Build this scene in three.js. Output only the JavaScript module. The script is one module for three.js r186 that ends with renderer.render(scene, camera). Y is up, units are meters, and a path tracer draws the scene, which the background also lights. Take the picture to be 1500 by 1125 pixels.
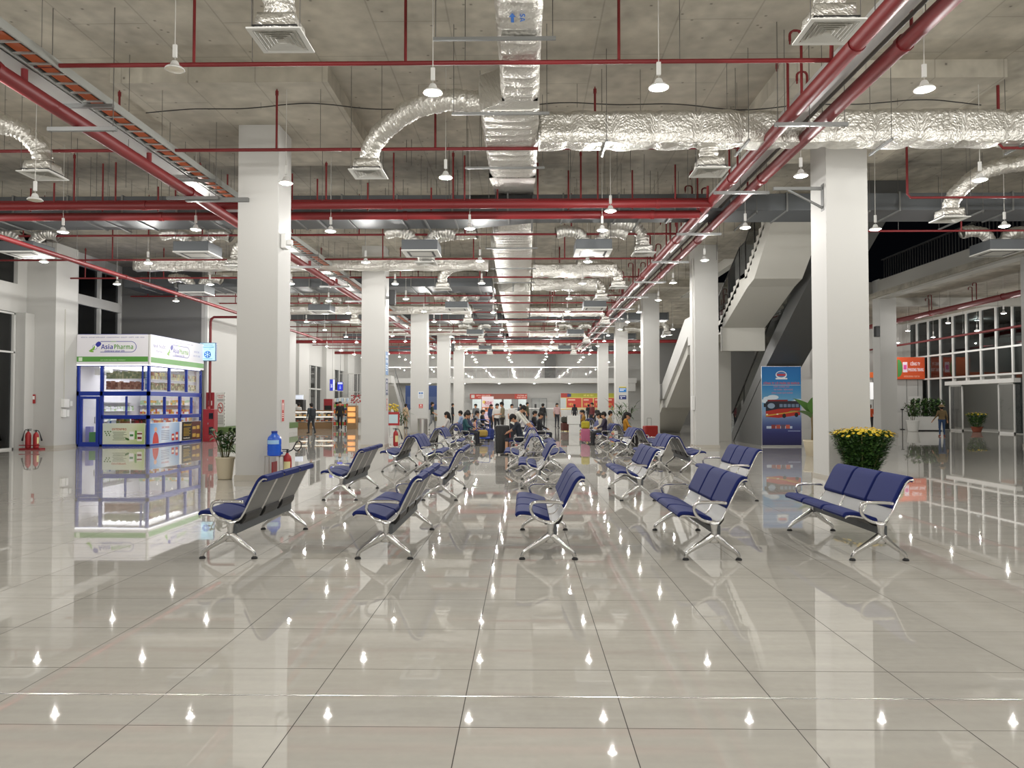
import * as THREE from 'three';
import { mergeGeometries } from 'three/addons/utils/BufferGeometryUtils.js';
import { RoundedBoxGeometry } from 'three/addons/geometries/RoundedBoxGeometry.js';
import { RectAreaLightUniformsLib } from 'three/addons/lights/RectAreaLightUniformsLib.js';
RectAreaLightUniformsLib.init();

// ---------- camera, sky, exposure ----------
const scene = new THREE.Scene();
const FOCAL = 1128, HORIZON_X = 768, HORIZON_Y = 593.3, EYE = 1.535;      // in pixels of the 1500 x 1125 frame; metres
const camera = new THREE.PerspectiveCamera(2 * Math.atan(562.5 / FOCAL) * 180 / Math.PI, 1500 / 1125, 0.05, 300);
camera.rotation.order = 'YXZ';
camera.position.set(0, EYE, 0);
camera.rotation.set(Math.atan((HORIZON_Y - 562.5) / FOCAL), Math.atan((HORIZON_X - 750) / FOCAL), 0);
camera.updateMatrixWorld();
scene.add(camera);
scene.background = new THREE.Color().setRGB(0.006, 0.007, 0.010);        // night outside
const renderer = new THREE.WebGLRenderer({ antialias: true });
renderer.toneMapping = THREE.LinearToneMapping;
renderer.toneMappingExposure = 0.192;
renderer.shadowMap.enabled = true;
const LAMP_CD = 40, LAMP_GLOW = 60;                                       // every pendant lamp of the hall

// ---------- helpers ----------
const V = (x, y, z) => new THREE.Vector3(x, y, z);
const E2 = new THREE.Vector3();
function P(u, v, d) {                                                     // the point of the pixel's ray that lies d metres down the hall
  E2.set((u - 750) / FOCAL, -(v - 562.5) / FOCAL, -1).applyQuaternion(camera.quaternion);
  const t = d / -E2.z; return V(E2.x * t, EYE + E2.y * t, -d);
}
function G(u, v) {                                                        // where the pixel's ray meets the floor
  E2.set((u - 750) / FOCAL, -(v - 562.5) / FOCAL, -1).applyQuaternion(camera.quaternion);
  const t = -EYE / E2.y; return V(E2.x * t, 0, E2.z * t);
}
let seed = 12345;
const rnd = () => { seed = (seed * 1664525 + 1013904223) >>> 0; return seed / 4294967296; };
const rr = (a, b) => a + (b - a) * rnd();
function hash(x, y, z = 0) { const s = Math.sin(x * 127.1 + y * 311.7 + z * 74.7) * 43758.5453; return s - Math.floor(s); }
function noise(x, y, z = 0) {                                             // smooth value noise 0..1
  const X = Math.floor(x), Y = Math.floor(y), Z = Math.floor(z), f = t => t * t * (3 - 2 * t);
  const a = f(x - X), b = f(y - Y), c = f(z - Z), L = (p, q, t) => p + (q - p) * t;
  const h = (i, j, k) => hash(X + i, Y + j, Z + k);
  return L(L(L(h(0, 0, 0), h(1, 0, 0), a), L(h(0, 1, 0), h(1, 1, 0), a), b), L(L(h(0, 0, 1), h(1, 0, 1), a), L(h(0, 1, 1), h(1, 1, 1), a), b), c);
}
const fbm = (x, y, z = 0) => noise(x, y, z) * .5 + noise(x * 2.1, y * 2.1, z * 2.1) * .28 + noise(x * 4.3, y * 4.3, z * 4.3) * .22;

const taken = {};
function numbered(n) { const k = taken[n] = (taken[n] ?? -1) + 1; return k ? n + '_' + String(k).padStart(3, '0') : n; }
function tagged(o, label, category, group, kind) {
  if (label) o.userData.label = label;
  if (category) o.userData.category = category;
  if (group) o.userData.group = group;
  if (kind) o.userData.kind = kind;
  return o;
}
function thing(name, label, category, group, pos = [0, 0, 0], turn = 0) {
  const o = new THREE.Group(); o.name = numbered(name);
  o.position.set(...(pos.isVector3 ? pos.toArray() : pos)); o.rotation.y = turn; scene.add(o);
  return tagged(o, label, category, group);
}
function flatten(gs) {
  const out = [];
  for (let g of [].concat(gs)) {
    if (g.index) g = g.toNonIndexed();
    if (!g.attributes.uv) g.setAttribute('uv', new THREE.BufferAttribute(new Float32Array(g.attributes.position.count * 2), 2));
    for (const k of Object.keys(g.attributes)) if (!['position', 'normal', 'uv', 'color'].includes(k)) g.deleteAttribute(k);
    g.morphAttributes = {}; out.push(g);
  }
  return out.length === 1 ? out[0] : mergeGeometries(out);
}
function part(parent, name, geos, mat, label, kind) {
  const isTop = parent === scene, m = new THREE.Mesh(Array.isArray(geos) ? flatten(geos) : geos, mat);
  m.name = isTop ? numbered(name) : name; m.castShadow = m.receiveShadow = true;
  if (label) m.userData.label = label;
  if (kind) m.userData.kind = kind;
  parent.add(m); return m;
}
const struct = (name, geos, mat, label) => { const m = part(scene, name, geos, mat, label, 'structure'); return m; };
function structGroup(name, label) { const o = new THREE.Group(); o.name = numbered(name); o.userData.kind = 'structure'; if (label) o.userData.label = label; scene.add(o); return o; }
function copyOf(o, pos, turn = 0, label, group) {
  const c = o.clone(); c.name = numbered(o.name.replace(/_\d{3}$/, '')); scene.add(c); c.position.set(...(pos.isVector3 ? pos.toArray() : pos)); c.rotation.y = turn;
  c.userData = { ...o.userData }; if (label) c.userData.label = label; if (group) c.userData.group = group; return c;
}
// box between two corners, uv in metres
function box(x0, x1, y0, y1, z0, z1) {
  const g = new THREE.BoxGeometry(Math.abs(x1 - x0), Math.abs(y1 - y0), Math.abs(z1 - z0)); g.translate((x0 + x1) / 2, (y0 + y1) / 2, (z0 + z1) / 2);
  const p = g.attributes.position, n = g.attributes.normal, uv = g.attributes.uv;
  for (let i = 0; i < p.count; i++) {
    if (Math.abs(n.getX(i)) > .5) uv.setXY(i, p.getZ(i), p.getY(i)); else if (Math.abs(n.getY(i)) > .5) uv.setXY(i, p.getX(i), p.getZ(i)); else uv.setXY(i, p.getX(i), p.getY(i));
  }
  return g;
}
const boxD = (x0, x1, y0, y1, d0, d1) => box(x0, x1, y0, y1, -d1, -d0);    // depth down the hall instead of z
function rbox(w, h, d, r, x = 0, y = 0, z = 0, s = 2) { const g = new RoundedBoxGeometry(w, h, d, s, r); g.translate(x, y, z); return g; }
function cyl(r0, r1, h, x, y, z, seg = 14) { const g = new THREE.CylinderGeometry(r1, r0, h, seg); g.translate(x, y + h / 2, z); return g; }
const UPV = V(0, 1, 0);
function rod(a, b, r, seg = 8, r2 = r) {
  const d = b.clone().sub(a), L = d.length(), g = new THREE.CylinderGeometry(r2, r, L, seg);
  g.applyQuaternion(new THREE.Quaternion().setFromUnitVectors(UPV, d.normalize())); g.translate((a.x + b.x) / 2, (a.y + b.y) / 2, (a.z + b.z) / 2); return g;
}
function tube(pts, r, seg = 24, rad = 8, tension = .5) { return new THREE.TubeGeometry(new THREE.CatmullRomCurve3(pts, false, 'catmullrom', tension), seg, r, rad, false); }
function lathe(pr, seg = 24, x = 0, y = 0, z = 0) { const g = new THREE.LatheGeometry(pr.map(p => new THREE.Vector2(p[0], p[1])), seg); g.translate(x, y, z); return g; }
function sphere(r, x, y, z, sx = 1, sy = 1, sz = 1, w = 14, h = 10) { const g = new THREE.SphereGeometry(r, w, h); g.scale(sx, sy, sz); g.translate(x, y, z); return g; }
function shapeOf(pts) { const s = new THREE.Shape(); pts.forEach((p, i) => i ? s.lineTo(p[0], p[1]) : s.moveTo(p[0], p[1])); return s; }
function extr(pts, depth, bevel = 0, seg = 2) {                            // outline in x, y pushed along z, centred
  const g = new THREE.ExtrudeGeometry(shapeOf(pts), { depth: depth - 2 * bevel, bevelEnabled: bevel > 0, bevelSize: bevel, bevelOffset: -bevel, bevelThickness: bevel, bevelSegments: seg, curveSegments: 4 });
  g.translate(0, 0, -depth / 2 + bevel); return g;
}
function prismX(pts, x0, x1) {                                             // outline in (depth, y) pushed along x
  const g = new THREE.ExtrudeGeometry(shapeOf(pts), { depth: x1 - x0, bevelEnabled: false }); g.rotateY(Math.PI / 2); g.translate(x0, 0, 0); return g;
}
function loft(rings, capped = false) {                                     // closed rings of points joined into a smooth skin
  const n = rings[0].length, m = rings.length, pos = [], uv = [], idx = []; let along = 0;
  for (let i = 0; i < m; i++) {
    if (i) along += rings[i][0].distanceTo(rings[i - 1][0]); let round = 0;
    for (let k = 0; k <= n; k++) { const q = rings[i][k % n]; if (k) round += q.distanceTo(rings[i][k - 1]); pos.push(q.x, q.y, q.z); uv.push(round, along); }
  }
  for (let i = 0; i < m - 1; i++) for (let k = 0; k < n; k++) { const a = i * (n + 1) + k, b = a + n + 1; idx.push(a, a + 1, b, a + 1, b + 1, b); }
  if (capped) for (const i of [0, m - 1]) { const c = V(0, 0, 0); rings[i].forEach(q => c.add(q)); c.divideScalar(n); const ci = pos.length / 3; pos.push(c.x, c.y, c.z); uv.push(0, 0); for (let k = 0; k < n; k++) { const a = i * (n + 1) + k; i ? idx.push(a, a + 1, ci) : idx.push(a + 1, a, ci); } }
  const g = new THREE.BufferGeometry(); g.setAttribute('position', new THREE.Float32BufferAttribute(pos, 3)); g.setAttribute('uv', new THREE.Float32BufferAttribute(uv, 2)); g.setIndex(idx); g.computeVertexNormals(); return g;
}
function taper(pts, radii, seg = 20, rad = 10, flat = 1) {                // tube whose radius follows the path
  const c = new THREE.CatmullRomCurve3(pts), fr = c.computeFrenetFrames(seg, false), rings = [];
  for (let i = 0; i <= seg; i++) {
    const t = i / seg, q = c.getPointAt(t), f = t * (radii.length - 1), k = Math.min(radii.length - 2, Math.floor(f)), r = radii[k] + (radii[k + 1] - radii[k]) * (f - k), ring = [];
    for (let j = 0; j < rad; j++) { const a = j / rad * Math.PI * 2; ring.push(q.clone().addScaledVector(fr.normals[i], Math.cos(a) * r).addScaledVector(fr.binormals[i], Math.sin(a) * r * flat)); }
    rings.push(ring);
  }
  return loft(rings, true);
}
function colored(g, c) { g = g.index ? g.toNonIndexed() : g; const n = g.attributes.position.count, a = new Float32Array(n * 3), k = c.isColor ? c : new THREE.Color(c); for (let i = 0; i < n; i++) k.toArray(a, i * 3); g.setAttribute('color', new THREE.BufferAttribute(a, 3)); return g; }

// ---------- textures and materials ----------
function dataTex(n, fn, srgb = true) {
  const a = new Uint8Array(n * n * 4);
  for (let j = 0; j < n; j++) for (let i = 0; i < n; i++) { const c = fn(i / n, j / n), k = (j * n + i) * 4; for (let q = 0; q < 3; q++) a[k + q] = Math.max(0, Math.min(255, (Array.isArray(c) ? c[q] : c) * 255)); a[k + 3] = 255; }
  const t = new THREE.DataTexture(a, n, n); t.wrapS = t.wrapT = THREE.RepeatWrapping; t.magFilter = THREE.LinearFilter; t.minFilter = THREE.LinearMipmapLinearFilter; t.generateMipmaps = true;
  if (srgb) t.colorSpace = THREE.SRGBColorSpace; t.needsUpdate = true; return t;
}
function per(fn, n) { return (u, v) => { const a = fn(u * n, v * n), b = fn((u - 1) * n, v * n), c = fn(u * n, (v - 1) * n), d = fn((u - 1) * n, (v - 1) * n); return (a * (1 - u) + b * u) * (1 - v) + (c * (1 - u) + d * u) * v; }; }
const plainer = t => [...t].map(ch => ch.charCodeAt(0) > 0x17f ? ch.normalize('NFD').replace(/[\u0300\u0301\u0303\u0309\u0323\u031b]/g, '').normalize('NFC') : ch).join('');   // the fonts here lack some accents
function canvasTex(w, h, draw) {
  const c = document.createElement('canvas'); c.width = w; c.height = h; const q = c.getContext('2d'), write = q.fillText.bind(q); q.fillText = (t, ...a) => write(plainer(t), ...a); draw(q, w, h);
  const t = new THREE.CanvasTexture(c); t.colorSpace = THREE.SRGBColorSpace; t.anisotropy = 4; return t;
}
const mat = (color, roughness = .6, metalness = 0, more = {}) => new THREE.MeshStandardMaterial({ color: Array.isArray(color) ? new THREE.Color().setRGB(...color) : color, roughness, metalness, ...more });
const phys = o => new THREE.MeshPhysicalMaterial(o);
const pConc = per((x, y) => fbm(x * 2, y * 2), 7), pFine = per((x, y) => fbm(x, y), 60), pStreak = per((x, y) => fbm(x * .35, y * 3), 9);
const seamAt = (t, n, w) => { const f = t * n - Math.floor(t * n); return f < w || f > 1 - w ? 1 : 0; };
const concreteTex = dataTex(512, (u, v) => {                               // 9.6 m of cast slab with the prints of the shuttering boards
  let k = .69 + (pConc(u, v) - .5) * .30 + (pFine(u, v) - .5) * .10 + (pStreak(v, u) - .5) * .10;
  if (seamAt(u, 8, .008) || seamAt(v + (Math.floor(u * 8) % 2) * .125, 4, .004)) k -= .09;
  if (hash(Math.floor(u * 256), Math.floor(v * 256)) > .9982) k -= .2;
  return [k * 1.01, k * .985, k * .925];
});
concreteTex.repeat.set(1 / 9.6, 1 / 9.6);
const tileTex = dataTex(256, (u, v) => { const k = .93 + (pStreak(u, v) - .5) * .12 + (pFine(u, v) - .5) * .05; return [k, k * .995, k * .985]; });
tileTex.repeat.set(1 / 2.4, 1 / 2.4);
const crinkle = dataTex(384, per((x, y) => { const a = Math.abs(fbm(x, y) - .5) * 2, b = Math.abs(fbm(x * 2.3 + 9, y * 2.3) - .5) * 2; return Math.min(1, a * 1.1 + b * .5); }, 14), false);
crinkle.repeat.set(.7, .7);
const plasterTex = dataTex(256, per((x, y) => .5 + (fbm(x, y) - .5) * .7, 40), false); plasterTex.repeat.set(.8, .8);

const M = {
  floorTile: [0, 1, 2].map(i => phys({ color: new THREE.Color().setRGB(.545 + i * .012, .53 + i * .012, .49 + i * .011), map: tileTex, roughness: .02, ior: 1.52, specularIntensity: 1 })),
  grout: mat([.055, .05, .045], .9), strip: mat([.55, .55, .53], .25, 1),
  concrete: mat([1, .985, .95], .92, 0, { map: concreteTex }),
  white: mat([.53, .526, .505], .62, 0, { bumpMap: plasterTex, bumpScale: .0006 }), offwhite: mat([.52, .515, .49], .7), wallGrey: mat([.16, .16, .155], .75), darkClad: mat([.085, .087, .085], .45), stairWhite: mat([.50, .49, .45], .75),
  skirt: mat([.50, .47, .41], .25), frameWhite: mat([.64, .64, .62], .4), alu: mat([.62, .62, .62], .3, 1), chrome: mat([.80, .80, .81], .12, 1), galv: mat([.22, .225, .22], .48, .7), galvDark: mat([.10, .108, .115], .5, .35),
  legAlu: mat([.72, .72, .72], .2, 1), shell: mat([.24, .24, .235], .5, .55), red: mat([.165, .009, .011], .5), redBright: mat([.36, .02, .022], .45), redPlastic: mat([.27, .014, .02], .4),
  blueVinyl: phys({ color: new THREE.Color().setRGB(.012, .021, .125), roughness: .68, specularIntensity: .35 }),
  black: mat([.014, .014, .015], .45), blackGloss: mat([.012, .012, .013], .18), rubber: mat([.02, .02, .022], .75), rodSteel: mat([.16, .155, .145], .5, .6), cordWhite: mat([.55, .54, .5], .6),
  foil: mat([.70, .685, .64], .41, .86, { bumpMap: crinkle, bumpScale: .02 }),
  lampBody: mat([.68, .68, .66], .45), glow: mat([.9, .9, .9], .4, 0, { emissive: new THREE.Color().setRGB(1, .985, .95), emissiveIntensity: LAMP_GLOW }), lensOff: mat([.62, .58, .48], .4),
  louvre: mat([.66, .66, .63], .5), trayGrey: mat([.40, .41, .39], .45, .6), trayWhite: mat([.5, .5, .49], .5, .2), cableOrange: mat([.50, .11, .03], .55), cableBlack: mat([.012, .012, .012], .5),
  glass: phys({ color: 0xffffff, transmission: 1, thickness: 0, roughness: .02, ior: 1.5 }), glassDark: phys({ color: new THREE.Color().setRGB(.30, .33, .34), transmission: 1, thickness: 0, roughness: .02, ior: 1.5 }),
  kioskBlue: mat([.008, .032, .30], .4), terracotta: mat([.22, .055, .028], .8), beigePot: mat([.55, .48, .35], .6), soil: mat([.05, .035, .022], 1), bamboo: mat([.42, .36, .18], .7),
  steelBrushed: mat([.58, .57, .55], .3, 1), orange: mat([.70, .13, .02], .5), greenPaint: mat([.10, .17, .05], .6), wood: mat([.25, .15, .07], .6), paper: mat([.8, .8, .78], .8)
};
const paint = {}; const col = (hex, rough = .65) => paint[hex + rough] ??= mat(hex, rough);
const printMat = (tex, rough = .5, glow = 0) => new THREE.MeshStandardMaterial({ map: tex, roughness: rough, ...(glow ? { emissive: 0xffffff, emissiveMap: tex, emissiveIntensity: glow } : {}) });
function face(w, h, x, y, z, turn = 0) { const g = new THREE.PlaneGeometry(w, h); g.rotateY(turn); g.translate(x, y, z); return g; }
function shine(obj, w, h, pos, look, color, intensity) { const l = new THREE.RectAreaLight(color, intensity, w, h); l.position.copy(pos); l.lookAt(look); obj.add(l); return l; }
// ---------- floor: polished tiles of 0.8 m on a dark bed ----------
const X0 = -17.65, X1 = 25.85, D0 = -6, D1 = 80;
{
  const floor = structGroup('floor', 'polished beige floor tiles with thin dark joints');
  part(floor, 'floor_bed', [boxD(X0 - .2, X1 + .2, -.25, -.0009, D0 - .2, D1 + .2)], M.grout);
  const variants = [], T = .8, gap = .0048;
  function tileGeo(w, l, tilt, off) {
    const g = box(-w / 2, w / 2, -.012, 0, -l / 2, l / 2), p = g.attributes.position, uv = g.attributes.uv;
    for (let i = 0; i < p.count; i++) { if (p.getY(i) > -.005) p.setY(i, p.getX(i) * tilt[0] + p.getZ(i) * tilt[1]); else { p.setX(i, p.getX(i) * .985); p.setZ(i, p.getZ(i) * .985); } uv.setXY(i, uv.getX(i) + off[0], uv.getY(i) + off[1]); }
    g.computeVertexNormals(); return g;
  }
  for (let i = 0; i < 12; i++) variants.push([[rr(-1, 1) * .0007, rr(-1, 1) * .0007], [rr(0, 2.4), rr(0, 2.4)]]);
  const shared = variants.map(v => tileGeo(T - gap, T - gap, ...v)), near = [], far = [[], [], []];
  const bounds = [];
  for (let d = 3.708 - .8 * 13; d < D1; d += T) { if (Math.abs(d - 3.708) < .01) { bounds.push([d, 4.092]); bounds.push([4.104, d + T]); } else bounds.push([d, Math.min(D1 + .1, d + T)]); }
  for (const [d0, d1] of bounds) for (let x = -.309 - .8 * 22; x < X1; x += T) {
    const c = V(x + T / 2, 0, -(d0 + d1) / 2), v = rnd() * 12 | 0, m = rnd() * 3 | 0, full = Math.abs(d1 - d0 - T) < .02;
    const q = c.clone().project(camera), seen = c.z < -2.4 && Math.abs(q.x) < 1.12 && q.y > -1.2;
    const it = { c, v, m, full, w: T - gap, l: d1 - d0 - gap };
    if (seen && c.z > -12.2) near.push(it); else far[m].push(it);
  }
  near.sort((a, b) => b.c.z - a.c.z);
  while (near.length > 290) { const it = near.pop(); far[it.m].push(it); }
  for (const it of near) { const t = part(floor, 'tile', it.full ? shared[it.v] : tileGeo(it.w, it.l, ...variants[it.v]), M.floorTile[it.m]); t.position.copy(it.c); }
  far.forEach((list, m) => { part(floor, 'tile_field', list.map(it => { const g = it.full ? shared[it.v].clone() : tileGeo(it.w, it.l, ...variants[it.v]); const k = 2; g.translate(it.c.x, 0, it.c.z); return g; }), M.floorTile[m], null, 'stuff'); });
  part(floor, 'metal_strip', [boxD(X0, X1, -.004, .0006, 4.0925, 4.1035)], M.strip, 'thin metal joint strip across the tiles');
}
// ---------- columns ----------
const CX = [-5.44, 6.52, 18.6], CD = [15.98, 27.98, 39.98, 51.98, 63.98], HALF = .42, COLTOP = 7.3, SLAB = 7.6;
function column(x, d, h, label, half = HALF) {
  const g = structGroup('column', label); g.position.set(x, 0, -d);
  part(g, 'shaft', [rbox(half * 2, h, half * 2, .012, 0, h / 2, 0, 1)], M.white);
  part(g, 'base_tile', [box(-half - .016, half + .016, 0, .115, -half - .016, half + .016)], M.skirt);
}
CD.forEach((d, i) => { column(CX[0], d, COLTOP, 'white square hall column'); column(CX[1], d, COLTOP, 'white square hall column'); });
column(CX[2], CD[1], 8, 'white square column at the edge of the gallery'); column(CX[2], CD[2], 8, 'white square column at the edge of the gallery');
for (const d of [CD[3], CD[4]]) column(CX[2], d, COLTOP, 'white square column');
// ---------- ceiling slab, drop panels, gallery beam ----------
{
  const c = structGroup('ceiling', 'bare concrete slab with board prints');
  part(c, 'slab', [boxD(X0 - .2, 8.3, SLAB, 7.9, D0, D1 + .2), boxD(8.3, X1 + .2, SLAB, 7.9, D0, 22.5), boxD(8.3, 18.0, SLAB, 7.9, 40.6, D1 + .2), boxD(18.0, X1 + .2, 7.05, 7.3, 22.5, D1 + .2)], M.concrete);
  for (const x of CX.slice(0, 2)) for (const d of CD) part(c, 'drop_panel', [boxD(x - 1.95, x + 1.95, COLTOP - .02, SLAB, d - 2.5, d + 2.3)], M.concrete);
  for (const d of [9.6, 21.8, 33.9, 45.9, 57.9]) part(c, 'slab_band', [boxD(X0, 8.3, SLAB - .12, SLAB, d + .35, d + .95)], M.concrete);
  part(c, 'edge_beam', [boxD(18.1, 18.6, 6.95, 7.9, 22.5, 39.6), boxD(8.3, 8.6, 7.2, 7.95, 22.5, 40.6), boxD(8.3, 18.2, 7.2, 7.95, 40.4, 40.8)], M.stairWhite);
  part(c, 'cross_beam', [boxD(18.2, X1, 6.65, 7.05, 39.7, 40.3), boxD(18.2, X1, 6.65, 7.05, 27.7, 28.3)], M.stairWhite);
}
{ // dark slatted railing on the gallery edge
  const r = thing('gallery_railing', 'dark slatted railing on the gallery edge above the white beam', 'railing');
  part(r, 'handrail', [boxD(18.25, 18.35, 8.92, 8.98, 22.6, 39.5)], M.darkClad);
  part(r, 'bottom_rail', [boxD(18.27, 18.33, 7.9, 7.98, 22.6, 39.5)], M.darkClad);
  const s = box(-.015, .015, 0, .98, -.02, .02);
  for (let d = 22.7; d < 39.4; d += .24) { const m = part(r, 'slat', s, M.darkClad); m.position.set(18.3, 7.95, -d); }
}
// ---------- walls ----------
struct('wall_back', [boxD(X0 - .2, X1 + .2, 0, 7.9, D0 - .2, D0)], M.offwhite);
struct('wall_end', [boxD(X0 - .2, X1 + .2, 0, 7.9, D1, D1 + .2)], M.white, 'pale far end wall behind the ticket counters');
{ // left outer wall: doors, a pier, upper windows
  const w = structGroup('wall_left', 'white left wall with tall dark windows');
  part(w, 'wall_face', [boxD(X0 - .25, X0, 0, 7.6, D0, 14), boxD(X0 - .25, X0, 4.75, 5.75, 14, 26.45), boxD(X0 - .25, X0, 7.25, 7.6, 14, 28), boxD(X0 - .25, X0, 0, 7.6, 26.45, 28.4),
    boxD(X0 - .25, X0, 0, 4.3, 28.4, 33.4), boxD(X0 - .25, X0, 5.55, 5.95, 28.4, 33.4), boxD(X0 - .25, X0, 7.1, 7.6, 28.4, 33.4), boxD(X0 - .25, X0, 0, 7.6, 33.4, 46.4)], M.white);
  part(w, 'pier', [boxD(X0, -16.6, 0, COLTOP, 26.95, 28.28)], M.white, 'white wall pier beside the blue kiosk');
  part(w, 'pier_step', [boxD(X0, -17.35, 0, 4.75, 26.45, 26.95)], M.white);
  part(w, 'groove', [boxD(-17.6, -16.594, 5.03, 5.045, 26.944, 28.28)], M.offwhite);
  part(w, 'skirting', [boxD(X0, -16.585, 0, .1, 26.935, 28.3)], M.skirt);
}
{ // glazed doors of the left wall
  const w = structGroup('window_1', 'tall dark glazed doors in white frames');
  for (const d of [14.05, 17.1, 20.2, 23.3, 26.38]) part(w, 'mullion', [boxD(X0 - .16, X0 - .02, 0, 4.75, d - .05, d + .05)], M.frameWhite);
  for (const y of [.03, 3.36, 4.7]) part(w, 'transom', [boxD(X0 - .16, X0 - .02, y - .03, y + .03, 14, 26.4)], M.frameWhite);
  for (let i = 0; i < 4; i++) for (const [a, b] of [[.06, 3.33], [3.39, 4.67]]) part(w, 'pane', [boxD(X0 - .095, X0 - .085, a, b, 14.1 + i * 3.08, 17.05 + i * 3.08)], M.glassDark);
  const u = structGroup('window_2', 'dark strip window high in the left wall');
  part(u, 'pane', [boxD(X0 - .15, X0 - .14, 5.75, 7.25, 14, 28)], M.glassDark);
  for (const d of [16, 20, 24]) part(u, 'mullion', [boxD(X0 - .18, X0 - .06, 5.75, 7.25, d - .04, d + .04)], M.frameWhite);
  const k = structGroup('window_3', 'dark windows high above the blue kiosk');
  for (const [a, b] of [[4.3, 5.55], [5.95, 7.1]]) for (let i = 0; i < 3; i++) part(k, 'pane', [boxD(X0 - .15, X0 - .14, a, b, 28.45 + i * 1.66, 30 + i * 1.66)], M.glassDark);
  for (let i = 0; i < 4; i++) part(k, 'mullion', [boxD(X0 - .18, X0 - .03, 4.3, 7.1, 28.38 + i * 1.66, 28.5 + i * 1.66)], M.frameWhite);
}
{ // the closed room behind the kiosk
  const w = structGroup('wall_room', 'grey and white room block behind the blue kiosk');
  part(w, 'front', [boxD(X0, -13.92, 0, 7.6, 33.4, 33.6)], M.wallGrey, 'dark grey wall above the kiosk');
  part(w, 'side', [boxD(-14.12, -13.9, 0, 7.6, 33.38, 46.4)], M.white);
  part(w, 'rear', [boxD(X0, -13.9, 0, 7.6, 46.4, 46.6)], M.white);
  part(w, 'edge_cover', [boxD(-13.93, -13.82, 0, 7.6, 33.3, 33.42)], M.frameWhite);
}
{ // left facade farther down, with tall windows between white piers
  const w = structGroup('wall_left_far', 'white piers and tall dark windows far down the hall');
  const X = -16.4;
  part(w, 'beam', [boxD(X - .3, X, 4.6, 7.6, 46.6, D1)], M.white); part(w, 'sill', [boxD(X - .3, X, 0, .25, 46.6, D1)], M.white);
  for (const d of [46.6, 54.6, 62.2, 69.8, 77]) part(w, 'pier', [boxD(X - .3, X + .35, 0, 7.6, d, d + 2.6)], M.white);
  const win = structGroup('window_4', 'tall dark windows with white bars');
  for (const d of [49.2, 57.2, 64.8, 72.4]) {
    part(win, 'pane', [boxD(X - .16, X - .15, .25, 4.6, d, d + 5.4)], M.glassDark);
    for (let i = 0; i <= 3; i++) part(win, 'mullion', [boxD(X - .2, X - .06, .25, 4.6, d + i * 1.75, d + i * 1.75 + .1)], M.frameWhite);
    part(win, 'transom', [boxD(X - .2, X - .06, 2.75, 2.85, d, d + 5.4)], M.frameWhite);
  }
}
{ // right facade: white mullions, glass, a sliding door
  const w = structGroup('wall_right', 'white framed glass facade with sliding doors');
  part(w, 'wall_face', [boxD(X1, X1 + .25, 0, 7.6, D0, 30), boxD(X1, X1 + .25, 0, 7.6, 52, D1), boxD(X1, X1 + .25, 6.9, 7.6, 30, 52)], M.offwhite);
  const ms = []; for (let d = 31.2; d < 52; d += 1.42) ms.push(d);
  for (const d of ms) part(w, 'mullion', [boxD(X1 - .02, X1 + .16, d > 40.9 && d < 47 ? 2.9 : 0, 6.9, d - .06, d + .06)], M.frameWhite);
  for (const y of [3.2, 4.66]) part(w, 'transom', [boxD(X1 - .04, X1 + .16, y - .05, y + .05, 30, 52)], M.frameWhite);
  for (let i = 0; i < ms.length; i++) for (const [a, b] of [[.05, 3.15], [3.25, 4.61], [4.71, 6.88]]) { if (a < 1 && ms[i] > 40.5 && ms[i] < 46.4) continue; part(w, 'pane', [boxD(X1 + .06, X1 + .068, a, b, ms[i] + .06, ms[i] + 1.36)], M.glassDark); }
  const dr = structGroup('door_1', 'sliding glass doors standing in the right facade');
  part(dr, 'door_head', [boxD(X1 - .3, X1 + .16, 2.72, 2.95, 40.6, 47.2)], M.frameWhite);
  for (const [a, b] of [[40.8, 42.2], [45.6, 47.0]]) { const l = part(dr, 'leaf', [boxD(X1 - .16, X1 - .1, 0, 2.72, a, a + .08), boxD(X1 - .16, X1 - .1, 0, 2.72, b - .08, b), boxD(X1 - .16, X1 - .1, 0, .1, a, b), boxD(X1 - .16, X1 - .1, 2.64, 2.72, a, b)], M.frameWhite); part(l, 'pane', [boxD(X1 - .135, X1 - .125, .1, 2.64, a + .08, b - .08)], M.glass); }
  struct('wall_outside', [boxD(30.5, 30.8, 0, 6, 44.6, 60), boxD(X1 + .25, 40, -.1, -.01, 20, 70), boxD(X1 + .25, 31.5, 6.95, 7.2, 26, 60)], M.offwhite, 'pale wall, canopy and paving outside the doors');
  for (const d of [34, 42, 49]) { const o = thing('canopy_lamp', 'round lamp under the canopy outside the glass facade', 'lamp', 'lamps under the outside canopy', [28.6, 6.9, -d]); part(o, 'housing', [cyl(.16, .16, .06, 0, -.01, 0, 16)], M.lampBody); part(o, 'lens', [cyl(.12, .13, .02, 0, -.03, 0, 16)], M.glow); const l = new THREE.PointLight(new THREE.Color().setRGB(1, .95, .86), 60, 0, 2); l.position.set(0, -.1, 0); l.castShadow = true; o.add(l); }
}
{ // dark cladding under and behind the stairs, and the wall right of the hall's far end
  struct('wall_stair', [boxD(9.4, 18.2, 0, 7.6, 61, 61.3)], M.wallGrey, 'dark grey wall behind the stairs');
  struct('wall_right_end', [boxD(18.2, X1, 0, 7.1, 53, 53.2)], M.offwhite);
}
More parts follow.
